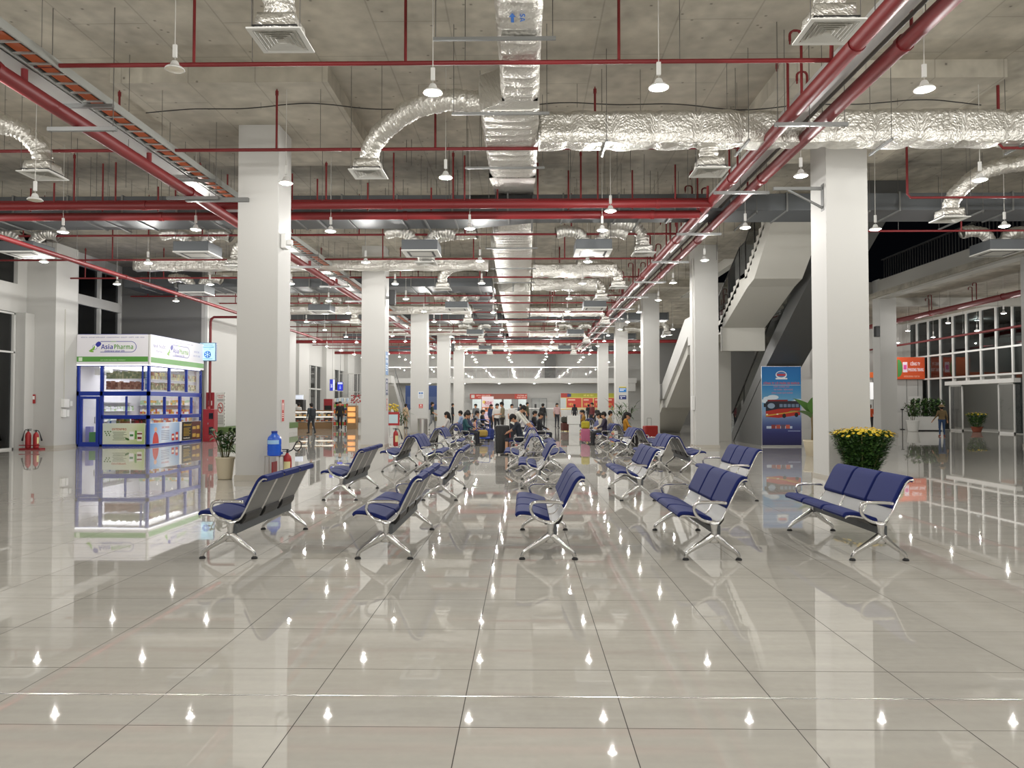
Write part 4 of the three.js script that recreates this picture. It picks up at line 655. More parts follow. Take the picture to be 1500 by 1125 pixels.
{ // red hydrant cabinet, riser, signs
  const a = G(301, 648); const o = thing('hydrant_cabinet', 'tall red fire hydrant cabinet beside the pharmacy kiosk', 'cabinet', null, [-13.2, 0, -32.2]);
  part(o, 'body', [rbox(.48, 1.36, .4, .015, 0, .68, 0)], M.redPlastic); part(o, 'door_window', [box(.02, .2, .95, 1.2, .2, .206)], M.blackGloss); part(o, 'door_window', [box(.02, .2, .3, .62, .2, .206)], M.blackGloss); part(o, 'handle', [box(-.02, .0, .72, .8, .2, .22)], M.alu); part(o, 'top_valve', [lathe([[.05, 0], [.05, .06], [.03, .08], [.03, .12]], 12, -.08, 1.36, 0)], M.redBright);
  const p = thing('red_notice', 'red fire notice board above the hydrant cabinet', 'sign', null, P(308, 587, 33.2)); part(p, 'board', [rbox(.36, .72, .02, .004)], M.redPlastic); part(p, 'print', [box(-.08, .08, -.2, .0, .01, .013)], M.paper); part(p, 'post', [box(-.02, .02, -1.75, -.3, -.03, -.01)], M.redPlastic);
  const q = thing('fire_riser', 'red vertical fire pipe rising beside the kiosk corner', 'pipe'); part(q, 'pipe', [tube([V(-13.62, 0, -33.15), V(-13.62, 2, -33.15), V(-13.62, 5.2, -33.15), V(-13.5, 5.35, -33.15), V(-11.95, 5.35, -33.15)], .055, 50, 10, .05)], M.red);
  const t = canvasTex(160, 512, (c, w, h) => { c.fillStyle = '#cfcfca'; c.fillRect(0, 0, w, h); c.fillStyle = '#2a2a2a'; for (let i = 0; i < 20; i++) { c.fillRect(i % 2 ? 0 : w - 12, i * 26, 12, 13); } c.fillStyle = '#b03a34'; c.font = 'bold 26px sans-serif'; c.textAlign = 'center'; c.fillText('CẤM HÚT', 80, 56); c.fillText('THUỐC', 80, 86); c.fillStyle = '#555'; c.fillRect(24, 104, 112, 7); c.fillRect(24, 120, 112, 7); c.lineWidth = 13; c.strokeStyle = '#b03a34'; c.beginPath(); c.ellipse(80, 230, 44, 72, 0, 0, 7); c.stroke(); c.fillStyle = '#222'; c.fillRect(46, 222, 62, 16); c.beginPath(); c.moveTo(54, 178); c.lineTo(106, 282); c.stroke(); c.fillStyle = '#777'; for (let i = 0; i < 8; i++) c.fillRect(26, 340 + i * 18, 108, 7); });
  const s = thing('no_smoking_sign', 'tall white no smoking notice standing by the hydrant cabinet', 'sign', null, P(323, 600, 34.6)); part(s, 'board', [rbox(.44, 1.56, .03, .004)], M.paper); part(s, 'print', [face(.42, 1.54, 0, 0, .017)], printMat(t)); part(s, 'post', [box(-.02, .02, -s.position.y, .7, -.05, -.015)], M.alu);
  const b = thing('low_bench', 'low green topped planter along the white wall behind the potted plant', 'planter', null, [-13.4, 0, -39]); part(b, 'front', [box(-.4, .4, 0, .25, -5, 5)], M.offwhite); part(b, 'top', [box(-.42, .42, .25, .55, -5.05, 5.05)], M.greenPaint);
  const e = thing('electric_box', 'white electrical boxes with conduit on the pier beside the kiosk', 'electrical box'); part(e, 'box', [boxD(-16.6, -16.48, 1.45, 1.75, 27.35, 27.65)], M.paper); part(e, 'box', [boxD(-16.6, -16.51, 1.5, 1.68, 27.75, 27.9)], M.paper); part(e, 'socket', [boxD(-16.6, -16.52, 1.1, 1.38, 27.35, 27.55), boxD(-16.6, -16.53, 1.12, 1.36, 27.6, 27.74)], M.paper); part(e, 'conduit', [boxD(-16.6, -16.57, 1.7, 5, 27.49, 27.52)], M.cordWhite);
  const c2 = thing('call_point', 'small red alarm notice on the pier left of the kiosk', 'alarm', null, [-17.33, 1.75, -26.93]); part(c2, 'plate', [box(-.07, .07, -.16, .16, 0, .02)], M.redBright); part(c2, 'print', [box(-.05, .05, -.02, .1, .02, .023)], M.paper);
  const h = thing('alarm_horn', 'small dark red alarm disc high on the left pier', 'alarm', null, P(41, 485.5, 26.9)); part(h, 'disc', [lathe([[0, .06], [.08, .05], [.12, .0], [0, 0]], 16).rotateX(Math.PI / 2)], M.red);
}
// ---------- blue bus banner ----------
{
  const t = canvasTex(640, 1280, (c, w, h) => {
    let g = c.createLinearGradient(0, 0, 0, h); g.addColorStop(0, '#1468ae'); g.addColorStop(.2, '#1f78b8'); g.addColorStop(.45, '#6fa3c6'); g.addColorStop(.6, '#8a9fc0'); g.addColorStop(.72, '#4d5f92'); g.addColorStop(.85, '#2b2d68'); g.addColorStop(1, '#1d1c4c'); c.fillStyle = g; c.fillRect(0, 0, w, h);
    c.fillStyle = '#d5e1ea'; for (const [x, y, r] of [[100, 520, 60], [180, 500, 70], [60, 560, 60], [590, 560, 60], [520, 580, 50]]) { c.beginPath(); c.ellipse(x, y, r * 1.3, r * .55, 0, 0, 7); c.fill(); }
    c.fillStyle = '#e3e7ea'; c.beginPath(); c.ellipse(318, 135, 92, 64, 0, 0, 7); c.fill(); c.fillStyle = '#4c76b0'; c.beginPath(); c.ellipse(318, 128, 76, 46, 0, 0, 7); c.fill(); c.fillStyle = '#c8383a'; c.fillRect(250, 120, 136, 30); c.fillStyle = '#e9edf2'; c.fillRect(226, 186, 190, 22);
    c.fillStyle = '#d7563a'; c.font = 'bold 42px sans-serif'; c.textAlign = 'center'; c.fillText('CÔNG TY CỔ PHẦN XE KHÁCH', w / 2, 286, 600); c.fillStyle = '#f0dcb0'; c.fillRect(10, 300, 620, 5); c.fillStyle = '#c07a90'; c.font = 'bold 30px sans-serif'; c.fillText('CHẤT LƯỢNG CAO', 320, 340, 420); c.fillText('AN TOÀN - TIỆN NGHI', 350, 386, 420); c.fillText('KÍNH CHÀO QUÝ KHÁCH', 330, 440, 480);
    // the coach
    c.fillStyle = '#2a2430'; canvasRound(c, 60, 560, 560, 210, 40); c.fill(); c.fillStyle = '#7f1c1c'; c.fillRect(90, 520 + 20, 330, 26); c.fillStyle = '#1b2130'; canvasRound(c, 70, 580, 190, 130, 22); c.fill(); c.fillRect(270, 600, 340, 74); c.fillStyle = '#6d8098'; for (let i = 0; i < 5; i++) c.fillRect(285 + i * 66, 610, 52, 52); c.fillStyle = '#8fa3b8'; c.beginPath(); c.ellipse(150, 640, 60, 44, 0, 0, 7); c.fill();
    c.fillStyle = '#b02a1e'; c.beginPath(); c.moveTo(60, 730); c.lineTo(260, 690); c.lineTo(620, 672); c.lineTo(622, 790); c.lineTo(270, 836); c.lineTo(60, 820); c.fill(); c.fillStyle = '#c79a3a'; c.beginPath(); c.moveTo(60, 790); c.lineTo(620, 716); c.lineTo(620, 730); c.lineTo(60, 812); c.fill(); c.fillStyle = '#e8e2c8'; c.beginPath(); c.ellipse(80, 780, 18, 10, 0, 0, 7); c.ellipse(250, 776, 18, 10, 0, 0, 7); c.fill(); c.fillStyle = '#15131a'; for (const x of [360, 560]) { c.beginPath(); c.ellipse(x, 802 - (x - 360) * .08, 30, 36, 0, 0, 7); c.fill(); } c.fillStyle = '#141820'; c.fillRect(28, 600, 34, 60);
    c.fillStyle = '#b9c6da'; c.fillRect(70, 970, 420, 40); for (let i = 0; i < 4; i++) { c.fillStyle = ['#8a3a3a', '#b05040', '#5a4a60', '#c05a48'][i]; c.fillRect(150 + i * 78, 948, 68, 62); } c.fillStyle = '#a9b4d6'; c.fillRect(420, 1044, 200, 9);
  });
  const o = thing('bus_banner', 'tall blue banner showing a red coach under the escalator', 'banner', null, [9.5, 0, -28.6]);
  part(o, 'board', [box(-.73, .73, .04, 2.97, -.04, 0)], M.alu); part(o, 'print', [face(1.44, 2.9, 0, 1.505, .003)], printMat(t, .55)); part(o, 'base_rail', [box(-.74, .74, 0, .045, -.06, .03)], M.alu);
}
// ---------- ticket row far right: orange sign, booth, planters ----------
{
  const t = canvasTex(768, 320, (c, w, h) => { const g = c.createLinearGradient(0, 0, 0, h); g.addColorStop(0, '#c9502c'); g.addColorStop(1, '#d8562a'); c.fillStyle = g; c.fillRect(0, 0, w, h); c.fillStyle = '#4c8a48'; c.beginPath(); c.ellipse(20, 160, 120, 130, 0, 0, 7); c.fill(); c.fillStyle = '#f4e4f0'; c.fillRect(150, 70, 130, 150); c.fillStyle = '#e05aa0'; c.fillRect(170, 110, 90, 70); c.fillStyle = '#fff6ff'; c.font = 'bold 64px sans-serif'; c.textAlign = 'center'; c.fillText('CÔNG TY', 500, 120); c.fillText('PHƯƠNG TRANG', 520, 206, 440); c.fillStyle = '#f7d9c4'; c.font = '30px sans-serif'; c.fillText('HOTLINE BOOKING - TICKET 24H', 400, 292, 640); });
  const o = thing('ticket_booth', 'white ticket booth with a lit orange and green sign near the glass facade', 'booth');
  part(o, 'sign_board', [boxD(23.1, X1 - .05, 3.2, 4.62, 50.05, 50.3), boxD(19, 23.1, 3.3, 3.65, 50.05, 50.3)], M.orange); part(o, 'sign_print', [face(1.74, 1.4, 24.95, 3.91, -50.03)], printMat(t, .5, .35), 'lit company sign on orange');
  part(o, 'wall', [boxD(15.2, X1 - .05, 0, 3.2, 50.3, 50.5)], M.white); for (let x = 22.6; x < 26; x += .72) part(o, 'wall_joint', [boxD(x, x + .025, 0, 3.2, 50.28, 50.3)], M.galv); part(o, 'door', [boxD(24.9, 25.7, .02, 2.1, 50.26, 50.3)], M.frameWhite); part(o, 'door_window', [boxD(25.0, 25.22, 1.2, 1.85, 50.25, 50.265), boxD(25.35, 25.58, 1.2, 1.85, 50.25, 50.265)], M.blackGloss);
  const lm = mat([.9, .9, .9], .4, 0, { emissive: new THREE.Color().setRGB(1, 1, 1), emissiveIntensity: 2.2 }); part(o, 'lit_panel', [boxD(21.9, 22.6, 1.9, 3.0, 50.22, 50.28)], lm); part(o, 'counter', [boxD(19, 24.6, 0, 1.05, 49.4, 49.9)], M.frameWhite);
  shine(o, .7, 1.1, V(22.25, 2.45, -50.1), V(22.25, 2.3, -45), new THREE.Color(1, 1, 1), 1.6); shine(o, 2.7, 1.3, V(24.65, 3.9, -49.95), V(24.65, 2.5, -45), new THREE.Color().setRGB(1, .5, .3), .5);
  for (let i = 0; i < 4; i++) { const s = thing('queue_post', 'slim black queue post before the white ticket booth', 'post', 'queue posts before the ticket booth', [22.9 + i * .75, 0, -48.6]); part(s, 'pole', [cyl(.025, .025, 1.2, 0, .03, 0, 10)], M.black); part(s, 'base', [lathe([[0, 0], [.15, 0], [.14, .03], [0, .05]], 16)], M.black); part(s, 'head', [box(-.09, .09, 1.22, 1.3, -.03, .03)], M.black); }
}
// ---------- far end: counters, signs, doors ----------
{
  const red = canvasTex(1024, 96, (c, w, h) => { c.fillStyle = '#b33a2c'; c.fillRect(0, 0, w, h); c.fillStyle = '#8a4a3c'; c.fillRect(380, 0, 420, h); c.fillStyle = '#c9c2bc'; c.fillRect(20, 16, 60, 64); c.fillStyle = '#f0d8cc'; c.font = 'bold 30px sans-serif'; c.fillText('QUẦY VÉ - TICKET COUNTER', 110, 42, 250); c.font = '22px sans-serif'; c.fillText('HOTLINE 1900', 140, 78); c.font = 'bold 34px sans-serif'; c.fillText('PHÒNG VÉ', 850, 42); c.fillText('TICKET OFFICE', 836, 82, 170); });
  const o = thing('ticket_counter', 'far ticket counter with red sign and white lit windows', 'counter');
  part(o, 'sign_board', [boxD(-5.55, .3, 2.15, 2.68, 78.6, 78.75)], M.redPlastic); part(o, 'sign_print', [face(5.82, .5, -2.62, 2.415, -78.59)], printMat(red)); part(o, 'front', [boxD(-5.5, .25, 0, 1.05, 78.5, 79)], M.frameWhite);
  const wt = canvasTex(256, 192, (c, w, h) => { c.fillStyle = '#dfeaea'; c.fillRect(0, 0, w, h); c.fillStyle = '#9fb4b8'; for (let i = 0; i < 9; i++) c.fillRect(20, 20 + i * 18, 100 + (i * 37) % 110, 5); });
  for (const [a, b] of [[-5.3, -4.4], [-3.9, -2.3], [-2.1, -1.3], [-.6, .2]]) part(o, 'lit_window', [face(b - a, 1.05, (a + b) / 2, 1.6, -78.64)], printMat(wt, .4, .75)); part(o, 'window_frame', [boxD(-5.5, .25, 1.05, 1.1, 78.65, 78.8), boxD(-4.4, -3.9, 1.05, 2.15, 78.66, 78.8), boxD(-1.3, -.6, 1.05, 2.15, 78.66, 78.8)], M.galv);
  shine(o, 5.4, 1, V(-2.6, 1.6, -78.4), V(-2.6, 1.2, -74), new THREE.Color().setRGB(.9, 1, 1), .7);
  const g = canvasTex(1024, 320, (c, w, h) => { c.fillStyle = '#a9a83a'; c.fillRect(0, 0, w, 84); c.fillStyle = '#a83a30'; c.fillRect(0, 0, 160, 84); c.fillStyle = '#3a3f70'; c.fillRect(120, 10, 70, 60); c.fillStyle = '#f0e27a'; c.font = 'bold 40px sans-serif'; c.fillText('VÉ XE TẾT', 420, 58); c.fillStyle = '#d8c070'; c.fillRect(0, 84, w, 236); for (const [x, ww] of [[110, 270], [400, 190], [610, 180], [820, 200]]) { c.fillStyle = '#c9483c'; c.fillRect(x, 96, ww, 180); c.fillStyle = '#f0d0b8'; c.fillRect(x + 20, 120, ww * .5, 20); c.fillStyle = '#e8c860'; c.font = 'bold 54px sans-serif'; c.fillText('TẾT', x + 30, 240); } c.fillStyle = '#c7cfcf'; c.fillRect(0, 96, 96, 200); });
  const y = thing('festive_counter', 'far counter covered with yellow and red festive posters', 'counter'); part(y, 'board', [boxD(3.7, 9.4, 1.05, 2.75, 78.6, 78.75)], M.paper); part(y, 'print', [face(5.66, 1.68, 6.55, 1.9, -78.59)], printMat(g)); part(y, 'front', [boxD(3.7, 9.4, 0, 1.05, 78.4, 79)], M.frameWhite);
  const d = structGroup('door_2', 'grey metal double door in the end wall'); part(d, 'frame', [boxD(.75, 2.35, 0, 2.25, D1 - .1, D1)], M.galv); for (const x of [.82, 1.57]) { const l = part(d, 'leaf', [boxD(x, x + .71, .02, 2.15, D1 - .14, D1 - .1)], mat([.42, .43, .42], .5)); part(l, 'pane', [boxD(x + .24, x + .45, 1.2, 1.65, D1 - .15, D1 - .14)], M.blackGloss); }
  const r = thing('glass_barrier', 'low glass barrier on steel posts before the far counters', 'barrier'); for (let x = -4.4; x < 12; x += 1.5) { part(r, 'pane', [boxD(x + .03, x + 1.47, .1, 1.15, 70, 70.012)], M.glass); part(r, 'post', [boxD(x - .025, x + .025, 0, 1.2, 69.97, 70.03)], M.steelBrushed); } part(r, 'handrail', [boxD(-4.4, 12.1, 1.2, 1.25, 69.97, 70.03)], M.steelBrushed);
  const k80 = canvasTex(320, 768, (c, w, h) => { c.clearRect(0, 0, w, h); c.fillStyle = '#e9d7de'; c.fillRect(0, 0, w, h); c.fillStyle = '#e6cf6a'; c.beginPath(); c.arc(60, 150, 46, 0, 7); c.fill(); c.fillStyle = '#a82846'; c.font = 'bold 130px sans-serif'; c.textAlign = 'center'; c.fillText('80K', 176, 220, 250); c.fillStyle = '#6a3a48'; c.fillRect(90, 250, 170, 12); c.fillStyle = '#d9804e'; c.fillRect(0, 290, w, 130); c.fillStyle = '#5a4a42'; c.fillRect(90, 312, 60, 56); c.fillRect(170, 312, 50, 56); c.fillStyle = '#f3e8e4'; c.beginPath(); c.arc(50, 345, 32, 0, 7); c.fill(); c.fillStyle = '#cfc0dd'; c.fillRect(40, 450, 240, 90); c.fillStyle = '#dba6b4'; c.fillRect(60, 570, 190, 20); c.fillRect(60, 610, 160, 20); });
  const q = thing('price_banner', 'pink and orange stand up poster reading 80K behind the seated travellers', 'banner', null, [-2.85, 0, -60]); part(q, 'board', [box(-.46, .46, .05, 2.2, -.02, 0)], M.paper); part(q, 'print', [face(.9, 2.1, 0, 1.12, .003)], printMat(k80)); part(q, 'foot', [box(-.4, .4, 0, .05, -.2, .2)], M.alu);
}
for (const x of [-9.5, -6, -2.5, 1, 4.5, 8]) { // round lamps let into the balcony soffit
  const o = thing('soffit_lamp', 'round lamp under the white balcony before the ticket counters', 'lamp', 'lamps under the far balcony', [x, 3.7, -77.2]); part(o, 'housing', [cyl(.13, .13, .04, 0, -.02, 0, 16)], M.lampBody); part(o, 'lens', [cyl(.1, .1, .012, 0, -.032, 0, 16)], M.glow); const l = new THREE.PointLight(new THREE.Color().setRGB(1, .98, .94), 9, 0, 2); l.position.set(0, -.1, 0); l.castShadow = true; o.add(l);
}
// ---------- food counters on the far left ----------
{
  const warm = new THREE.Color().setRGB(1, .86, .62), wl = mat([.9, .9, .9], .4, 0, { emissive: new THREE.Color().setRGB(1, .9, .72), emissiveIntensity: 7 });
  for (const [x, d, lab] of [[-14.3, 49.2, 'lit glass food counter behind the man in the white shirt'], [-12.95, 50.0, 'lit glass food counter beside the snack rack']]) {
    const o = thing('display_counter', lab, 'counter', null, [x, 0, -d]);
    part(o, 'cabinet', [box(-.62, .62, 0, .42, -.35, .3)], M.wood); for (const y of [.45, .8, 1.12]) part(o, 'shelf', [box(-.62, .62, y, y + .02, -.35, .3)], M.frameWhite); for (const y of [.74, 1.06]) part(o, 'light_tube', [box(-.58, .58, y, y + .05, .2, .27)], wl);
    part(o, 'front_pane', [box(-.63, .63, .42, 1.15, .3, .308)], M.glass); for (let i = 0; i < 8; i++) part(o, 'food_tray', [rbox(.12, .1, .3, .02, -.52 + i * .15, .52 + (i % 2) * .35, -.02)], col(['#b8742c', '#d8a04a', '#8a3a20', '#d9c08a'][i % 4])); part(o, 'top', [box(-.64, .64, 1.14, 1.2, -.36, .31)], M.wood);
    shine(o, 1.1, .06, V(0, 1.0, .34), o.position.clone().add(V(0, .5, 1.5)), warm, 7);
  }
  const r = thing('snack_rack', 'white open rack of snack packets beside the lit counters', 'rack', null, [-11.75, 0, -49.4]); for (const x of [-.5, .5]) for (const z of [-.25, .25]) part(r, 'post', [cyl(.018, .018, 1.9, x, 0, z, 8)], M.frameWhite); for (let i = 0; i < 5; i++) { part(r, 'shelf', [box(-.5, .5, .2 + i * .38, .22 + i * .38, -.25, .25)], M.frameWhite); for (let j = 0; j < 6; j++) part(r, 'packet', [rbox(.13, .22, .2, .02, -.4 + j * .16, .34 + i * .38, .08)], col(['#c94a32', '#e0b23c', '#d8d8d0', '#7a9a4a', '#e07a3a', '#b8c8d8'][(i * 5 + j * 3) % 6])); }
  const w = thing('warm_cabinet', 'orange lit food warmer at the end of the counters', 'cabinet', null, [-11.0, 0, -49.2]); part(w, 'body', [box(-.3, .3, 0, 1.5, -.3, .3)], M.wood); const wl2 = mat([.8, .4, .15], .5, 0, { emissive: new THREE.Color().setRGB(1, .45, .12), emissiveIntensity: 2.5 }); for (const y of [.4, .8, 1.15]) part(w, 'lit_window', [box(-.24, .24, y, y + .26, .3, .31)], wl2);
  shine(w, .5, .9, V(0, .9, .34), w.position.clone().add(V(0, .8, 2)), new THREE.Color().setRGB(1, .5, .2), 2);
  const sg = canvasTex(128, 256, (c, ww, h) => { c.fillStyle = '#2a35b0'; c.fillRect(0, 0, ww, h); c.fillStyle = '#e4e8ff'; c.fillRect(84, 0, 44, h); c.save(); c.translate(44, 230); c.rotate(-Math.PI / 2); c.font = 'bold 58px sans-serif'; c.fillText('WC', 40, 20); c.restore(); });
  const a = thing('lit_sign', 'tall lit blue and white hanging sign over the food counters', 'sign', null, P(487, 564, 50)); part(a, 'case', [rbox(.34, .75, .1, .01)], M.black); part(a, 'lit_face', [face(.32, .72, 0, 0, .052)], printMat(sg, .4, 1.8)); part(a, 'hanger', [rod(V(0, .37, 0), V(0, SLAB - a.position.y, 0), .012)], M.rodSteel); shine(a, .3, .7, V(0, 0, .08), a.position.clone().add(V(0, 0, 3)), new THREE.Color().setRGB(.6, .65, 1), 1);
  const sc = canvasTex(128, 192, (c, ww, h) => { c.fillStyle = '#2432c8'; c.fillRect(0, 0, ww, h); c.fillStyle = '#ced6ff'; c.fillRect(10, 6, 108, 40); c.fillStyle = '#7f96ff'; c.beginPath(); c.arc(64, 90, 14, 0, 7); c.fill(); c.fillRect(46, 108, 36, 50); });
  const b = thing('lit_sign', 'lit blue square sign farther behind the man in black', 'sign', null, P(498.5, 566, 55)); part(b, 'case', [rbox(.4, .62, .08, .01)], M.black); part(b, 'lit_face', [face(.38, .6, 0, 0, .042)], printMat(sc, .4, 1.8)); part(b, 'hanger', [rod(V(0, .3, 0), V(0, SLAB - b.position.y, 0), .012)], M.rodSteel); shine(b, .35, .55, V(0, 0, .06), b.position.clone().add(V(0, 0, 3)), new THREE.Color().setRGB(.5, .6, 1), 1);
  const rc = thing('red_cabinet', 'red cooler cabinet behind the snack rack', 'cabinet', null, P(482, 592, 52).setY(0)); part(rc, 'body', [rbox(.6, 1.95, .55, .03, 0, .97, 0)], M.redPlastic); part(rc, 'door_window', [box(-.24, .24, .3, 1.5, .275, .28)], M.blackGloss);
  const bm = thing('black_machine', 'black vending fridge with a lit header behind the white shirt man', 'fridge', null, P(427, 610, 51.5).setY(0).setX(-15.2)); part(bm, 'body', [rbox(.9, 1.9, .7, .03, 0, .95, 0)], M.black); part(bm, 'lit_header', [box(-.42, .42, 1.92, 2.2, .2, .36)], mat([.8, .85, 1], .4, 0, { emissive: new THREE.Color().setRGB(.8, .88, 1), emissiveIntensity: 2.2 })); part(bm, 'label', [box(-.1, .1, 1.3, 1.6, .35, .355)], M.paper);
  const st = thing('far_landing', 'white raised landing with steel railing behind the counters', 'landing', null, [0, 0, 0]); part(st, 'block', [boxD(-15.9, -12.7, 0, 2.2, 66, 72)], M.white); for (let i = 0; i < 6; i++) part(st, 'rail_post', [boxD(-15.8 + i * .6, -15.76 + i * .6, 2.2, 4.2, 66.1, 66.14)], M.galv); part(st, 'handrail', [boxD(-15.9, -12.7, 4.2, 4.26, 66.08, 66.16)], M.steelBrushed); part(st, 'pane', [boxD(-15.8, -12.8, 2.4, 4.1, 66.12, 66.13)], M.glass);
  const fl = thing('red_decoration', 'red paper blossom decoration over the far seating', 'decoration', null, P(522, 585, 55)); const gs = []; for (let i = 0; i < 40; i++) { const a2 = rnd() * 6.28, q = rr(.1, .5), y = rr(-.25, .3); gs.push(sphere(.06, Math.cos(a2) * q, y, Math.sin(a2) * q * .4, 1, .7, 1, 6, 5)); } part(fl, 'blossoms', gs, M.redBright); part(fl, 'stem', [rod(V(0, -fl.position.y, 0), V(0, 0, 0), .02)], M.wood);
  const tb = thing('steel_table', 'steel folding table beside the seated customers far left', 'table', null, P(522, 616, 50).setY(0)); part(tb, 'top', [box(-.6, .6, .72, .75, -.3, .3)], M.steelBrushed); for (const x of [-.55, .55]) for (const z of [-.26, .26]) part(tb, 'leg', [cyl(.015, .015, .72, x, 0, z, 8)], M.steelBrushed); part(tb, 'side_panel', [box(-.58, .58, .4, .7, .28, .3)], M.steelBrushed);
  // far left corner: white stair block with a rail, posters, flowers
  const sb = thing('far_staircase', 'white staircase with slim railing far left under the balcony', 'staircase'); part(sb, 'flight', [prismX([[73, 0], [73, .2], [66, 3.9], [66, 3.2], [71.5, 0]], -12.6, -11.2), boxD(-12.6, -11.2, 3.4, 4.0, 64.6, 66)], M.white); part(sb, 'handrail', [rod(V(-11.2, 1.1, -73), V(-11.2, 4.9, -66), .03)], M.galv); for (let i = 0; i < 7; i++) part(sb, 'rail_post', [rod(V(-11.2, .2 + i * .53, -73 + i), V(-11.2, 1.15 + i * .53, -73 + i), .02, 6)], M.galv);
  for (const [u, lab] of [[606, 'dark blue poster on the far wall beside the third left column'], [635, 'dark blue poster with a city view behind the man in green']]) { const pp = thing('wall_poster', lab, 'poster', null, P(u, 583, 70).setY(2.2)); part(pp, 'board', [box(-.75, .75, -1.1, 1.1, -.03, .03)], col('#2a3f6e')); part(pp, 'picture', [box(-.6, .6, -.6, .1, .03, .034)], col('#46557a')); part(pp, 'leg', [box(-.6, -.55, -2.2, -1.1, -.02, .02), box(.55, .6, -2.2, -1.1, -.02, .02)], M.galv); }
}
// ---------- things on columns ----------
{
  const sp = (lab, x, y, d, turn) => { const o = thing('wall_speaker', lab, 'speaker', null, [x, y, -d], turn); part(o, 'cabinet', [rbox(.26, .55, .22, .02)], M.black); part(o, 'grille', [rbox(.22, .5, .02, .008, 0, 0, .11)], M.rubber); part(o, 'bracket', [box(-.05, .05, -.05, .05, -.2, -.1)], M.galv); };
  sp('black speaker on the second left column above the blue signs', CX[0] + HALF + .2, 5.45, CD[1], Math.PI / 2); sp('black speaker on the fourth left column', CX[0] + HALF + .2, 5.45, CD[3], Math.PI / 2); sp('black speaker on the gallery column by the right facade', CX[2] - HALF - .1, 5.3, CD[2] - .3, -Math.PI / 2);
  const b = thing('junction_box', 'white box with a small camera high on the water bottle column', 'electrical box', null, [CX[0] + HALF + .06, 4.92, -15.8]); part(b, 'box', [rbox(.1, .3, .24, .01)], M.lampBody); part(b, 'camera', [rbox(.12, .12, .12, .03, .1, -.02, 0)], M.lampBody);
  const cb = thing('junction_box', 'white switch box with conduit on the column beside the staircase', 'electrical box', null, [CX[1] - HALF - .04, 0, -27.7]); part(cb, 'box', [rbox(.1, .5, .22, .01, -.02, 1.6, 0)], M.lampBody); part(cb, 'conduit', [cyl(.02, .02, 5, 0, 1.8, 0, 8), cyl(.015, .015, 1.4, 0, 0, 0, 8)], M.cordWhite);
  const fireT = canvasTex(64, 176, (c, w, h) => { c.fillStyle = '#b8423c'; c.fillRect(0, 0, w, h); c.fillStyle = '#f2e6e0'; c.fillRect(22, 24, 20, 60); c.fillRect(14, 34, 36, 8); c.fillRect(10, 110, 44, 6); c.fillRect(10, 124, 44, 6); c.fillRect(10, 140, 44, 6); });
  const plate = (name, lab, cat, tex, w, h, x, y, d, turn) => { const o = thing(name, lab, cat, null, [x, y, -d], turn); part(o, 'plate', [box(-w / 2, w / 2, -h / 2, h / 2, -.012, 0)], M.paper); part(o, 'print', [face(w - .01, h - .01, 0, 0, .002)], printMat(tex)); };
  plate('fire_notice', 'small red extinguisher notice on the water bottle column', 'sign', fireT, .17, .46, CX[0] + HALF + .015, 1.42, 15.9, Math.PI / 2);
  plate('fire_notice', 'small red extinguisher notice on the second left column', 'sign', fireT, .17, .46, CX[0] + HALF + .015, 1.55, 28.0, Math.PI / 2);
  const blue = canvasTex(128, 256, (c, w, h) => { c.fillStyle = '#2f78b8'; c.fillRect(0, 0, w, h); c.fillStyle = '#dfeaf4'; c.font = 'bold 44px sans-serif'; c.textAlign = 'center'; c.fillText('NHÀ', 64, 70); c.fillText('CHỜ', 64, 120); c.fillRect(18, 150, 92, 10); c.fillRect(18, 174, 92, 10); c.fillRect(18, 200, 60, 10); });
  plate('column_sign', 'upper blue information sign on the second left column', 'sign', blue, .55, .85, CX[0] + HALF + .015, 3.05, 27.95, Math.PI / 2);
  const dk = canvasTex(128, 160, (c, w, h) => { c.fillStyle = '#4a506e'; c.fillRect(0, 0, w, h); c.fillStyle = '#e0e0ea'; c.fillRect(36, 20, 56, 14); c.fillRect(50, 50, 34, 60); c.fillRect(36, 124, 60, 10); });
  plate('column_sign', 'lower dark blue sign on the second left column', 'sign', dk, .5, .62, CX[0] + HALF + .015, 2.2, 27.95, Math.PI / 2);
  const wh = canvasTex(128, 160, (c, w, h) => { c.fillStyle = '#dfe3e8'; c.fillRect(0, 0, w, h); c.fillStyle = '#3f6fb0'; c.fillRect(14, 16, 44, 40); c.fillRect(70, 16, 44, 40); c.fillStyle = '#8a93a0'; for (let i = 0; i < 5; i++) c.fillRect(14, 70 + i * 16, 100, 7); });
  plate('column_sign', 'white and blue notice on the third left column', 'sign', wh, .28, .36, CX[0] + .12, 2.05, CD[2] - HALF - .015, 0); plate('fire_notice', 'red square fire notice low on the third left column', 'sign', fireT, .22, .22, CX[0] + .12, 1.48, CD[2] - HALF - .015, 0);
  const yb = canvasTex(128, 96, (c, w, h) => { c.fillStyle = '#2a78c0'; c.fillRect(0, 0, w, h); c.fillStyle = '#c7b43c'; c.fillRect(0, 0, w, 22); c.fillStyle = '#eaf2f8'; c.fillRect(14, 36, 100, 12); c.fillRect(14, 60, 70, 12); });
  plate('column_sign', 'upper blue and yellow sign on the fourth right column', 'sign', yb, .5, .38, CX[1] + .05, 2.58, CD[3] - HALF - .015, 0);
  const nv = canvasTex(128, 96, (c, w, h) => { c.fillStyle = '#23306e'; c.fillRect(0, 0, w, h); c.fillStyle = '#e2e6f2'; c.fillRect(16, 20, 96, 14); c.fillRect(28, 50, 24, 28); });
  plate('column_sign', 'lower navy sign on the fourth right column', 'sign', nv, .5, .28, CX[1] + .05, 2.05, CD[3] - HALF - .015, 0);
}
